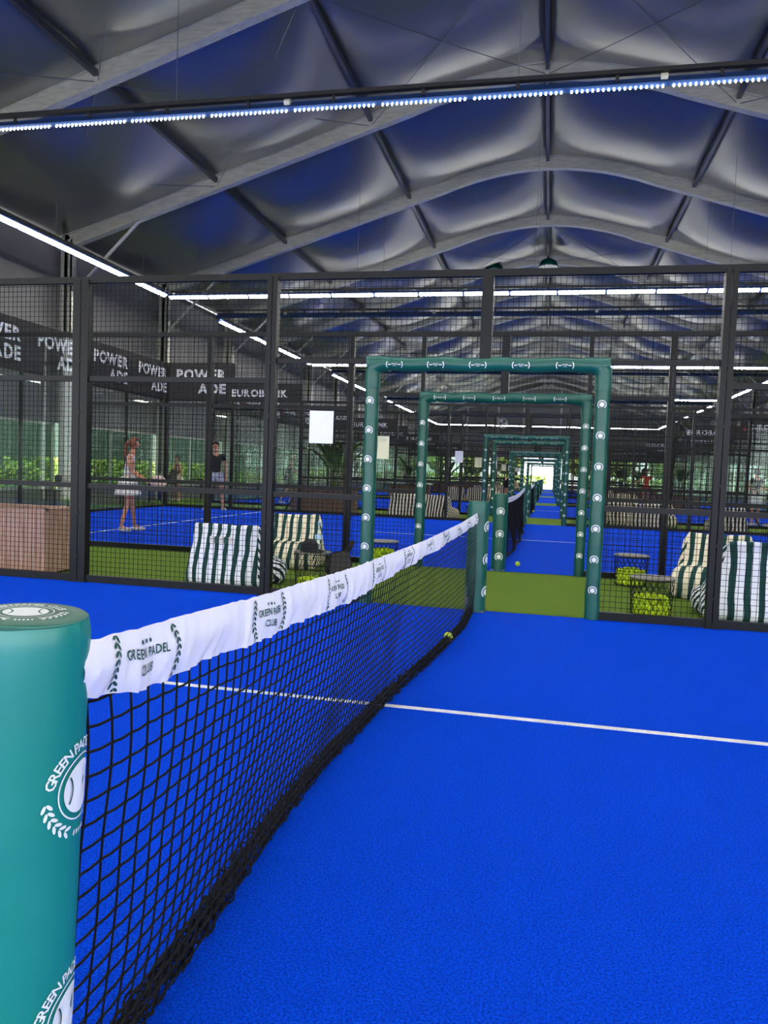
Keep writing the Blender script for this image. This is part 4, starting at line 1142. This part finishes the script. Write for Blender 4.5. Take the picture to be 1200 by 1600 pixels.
# ------------------------------------------------------------------ black cafe furniture beyond the left end
def cafe_chair(loc, rz, label):
    e = thing('cafe_chair', label, 'chair', loc, rz)
    for x in (-.19, .19):
        for y in (-.19, .19): g = MB(); g.tube([(x, y, 0), (x*.9, y*.9, .45)], .013, 6); g.build('leg', M['black'], e)
    g = MB(); g.bevbox(-.21, .21, -.21, .21, .44, .47, .01); g.build('seat', M['black'], e)
    g = MB(); g.bevbox(-.20, .20, -.22, -.19, .55, .84, .01); g.tube([(-.18,-.2,.46),(-.18,-.21,.6)], .012, 6); g.tube([(.18,-.2,.46),(.18,-.21,.6)], .012, 6); g.build('backrest', M['black'], e)
def cafe_table(loc, label):
    e = thing('cafe_table', label, 'table', loc)
    g = MB(); g.lathe([(.02,.70),(.33,.70),(.34,.715),(.33,.73),(.02,.73)], 28); g.build('table_top', M['black'], e)
    g = MB(); g.tube([(0,0,.02),(0,0,.70)], .03, 8); g.lathe([(.22,0),(.22,.012),(.03,.03)], 24); g.build('pedestal', M['black'], e)
cafe_table((-11.7, 20.9, 0), 'black round cafe table beyond the second court, left of the man in black')
cafe_chair((-11.9, 20.1, 0), 0.2, 'black cafe chair on the near side of the black round table')
cafe_chair((-11.5, 21.7, 0), PI+.3, 'black cafe chair on the far side of the black round table')
cafe_table((-11.6, 24.2, 0), 'black round cafe table further back beyond the left end of the courts')
cafe_chair((-11.1, 24.5, 0), 2.0, 'black cafe chair right of the further cafe table')
cafe_chair((-11.7, 16.5, 0), 1.2, 'black cafe chair behind the glass at the left picture edge')

# ------------------------------------------------------------------ outside: hedges, windbreak, trees
def leafmass(name, label, cat, fn, n, size, m, parent=None, seed=0):
    rn = random.Random(seed); g = MB()
    for _ in range(n):
        p = fn(rn); a = Vector((rn.gauss(0,1), rn.gauss(0,1), rn.gauss(0,1))).normalized(); b = a.orthogonal().normalized(); c = a.cross(b); s = size*rn.uniform(.6, 1.3)
        g.add([p-b*s, p+c*s*.45, p+b*s, p-c*s*.45], [(0,1,2,3)])
    return g.build(name, m, parent)
for s, x in (('left', -16.5), ('right', 15.5)):
    for k in range(5):
        y0 = 6 + 15*k
        o = leafmass('hedge', '', '', lambda rn: Vector((x+rn.uniform(-.7,.7), y0+rn.uniform(.3,14.7), -.1+1.15*rn.random()**.7+.2*math.sin(y0))), 2600, .13, M['hedge'], None, k)
        tag(o, 'sunlit green hedge outside the windows of the %s wall, %s stretch' % (s, ['first', 'second', 'third', 'fourth', 'fifth'][k]), 'hedge')
    g = MB(); sx = -1 if s == 'left' else 1
    g.box(x+sx*2.5-.05, x+sx*2.5+.05, 0, 82, 0, 3.2)
    for k in range(28): g.box(x+sx*2.5-.1, x+sx*2.5+.1, k*3-.05, k*3+.05, 0, 3.3)
    tag(g.build('windbreak_fence', M['teal']), 'long teal green windbreak fence outside beyond the %s hedge' % s, 'fence')
def tree(loc, label, seed, h=7.):
    e = thing('tree', label, 'tree', loc, 0, 'trees beyond the far opening')
    h = 6.0 if True else h; g = MB(); g.tube([(0,0,0),(.1,0,h*.35),(0,.1,h*.6)], [.22,.17,.1], 10); g.build('trunk', M['trunk'], e)
    leafmass('crown', '', '', lambda rn: Vector((0,0,h*.5)) + Vector((rn.gauss(0,1), rn.gauss(0,1), rn.gauss(0,.9))).normalized()*(h*.27*rn.random()**.4), 2600, .28, M['hedge'], e, seed)
for k, x in enumerate((-13, -8.5, -4.6, 3.6, 7.6, 12.5)):
    tree((x, HALL_END+9+(k % 2)*3.6, -.1), 'yellow green tree outside the far wall, %s from the left' % ['first', 'second', 'third', 'fourth', 'fifth', 'sixth'][k], k+50)
for k in range(4):
    x0 = -14+7*k
    tag(leafmass('hedge', '', '', lambda rn: Vector((x0+rn.uniform(.3,6.7), HALL_END+6+rn.uniform(-.6,.6), 1.3*rn.random()**.7)), 1800, .14, M['hedge'], None, 90+k) if k != 2 else leafmass('hedge', '', '', lambda rn: Vector((x0+3.5+rn.uniform(0,3.5), HALL_END+6+rn.uniform(-.6,.6), 1.3*rn.random()**.7)), 1000, .14, M['hedge'], None, 90+k),
        'low hedge outside the far end wall, %s clump from the left' % ['first', 'second', 'third', 'fourth'][k], 'hedge')
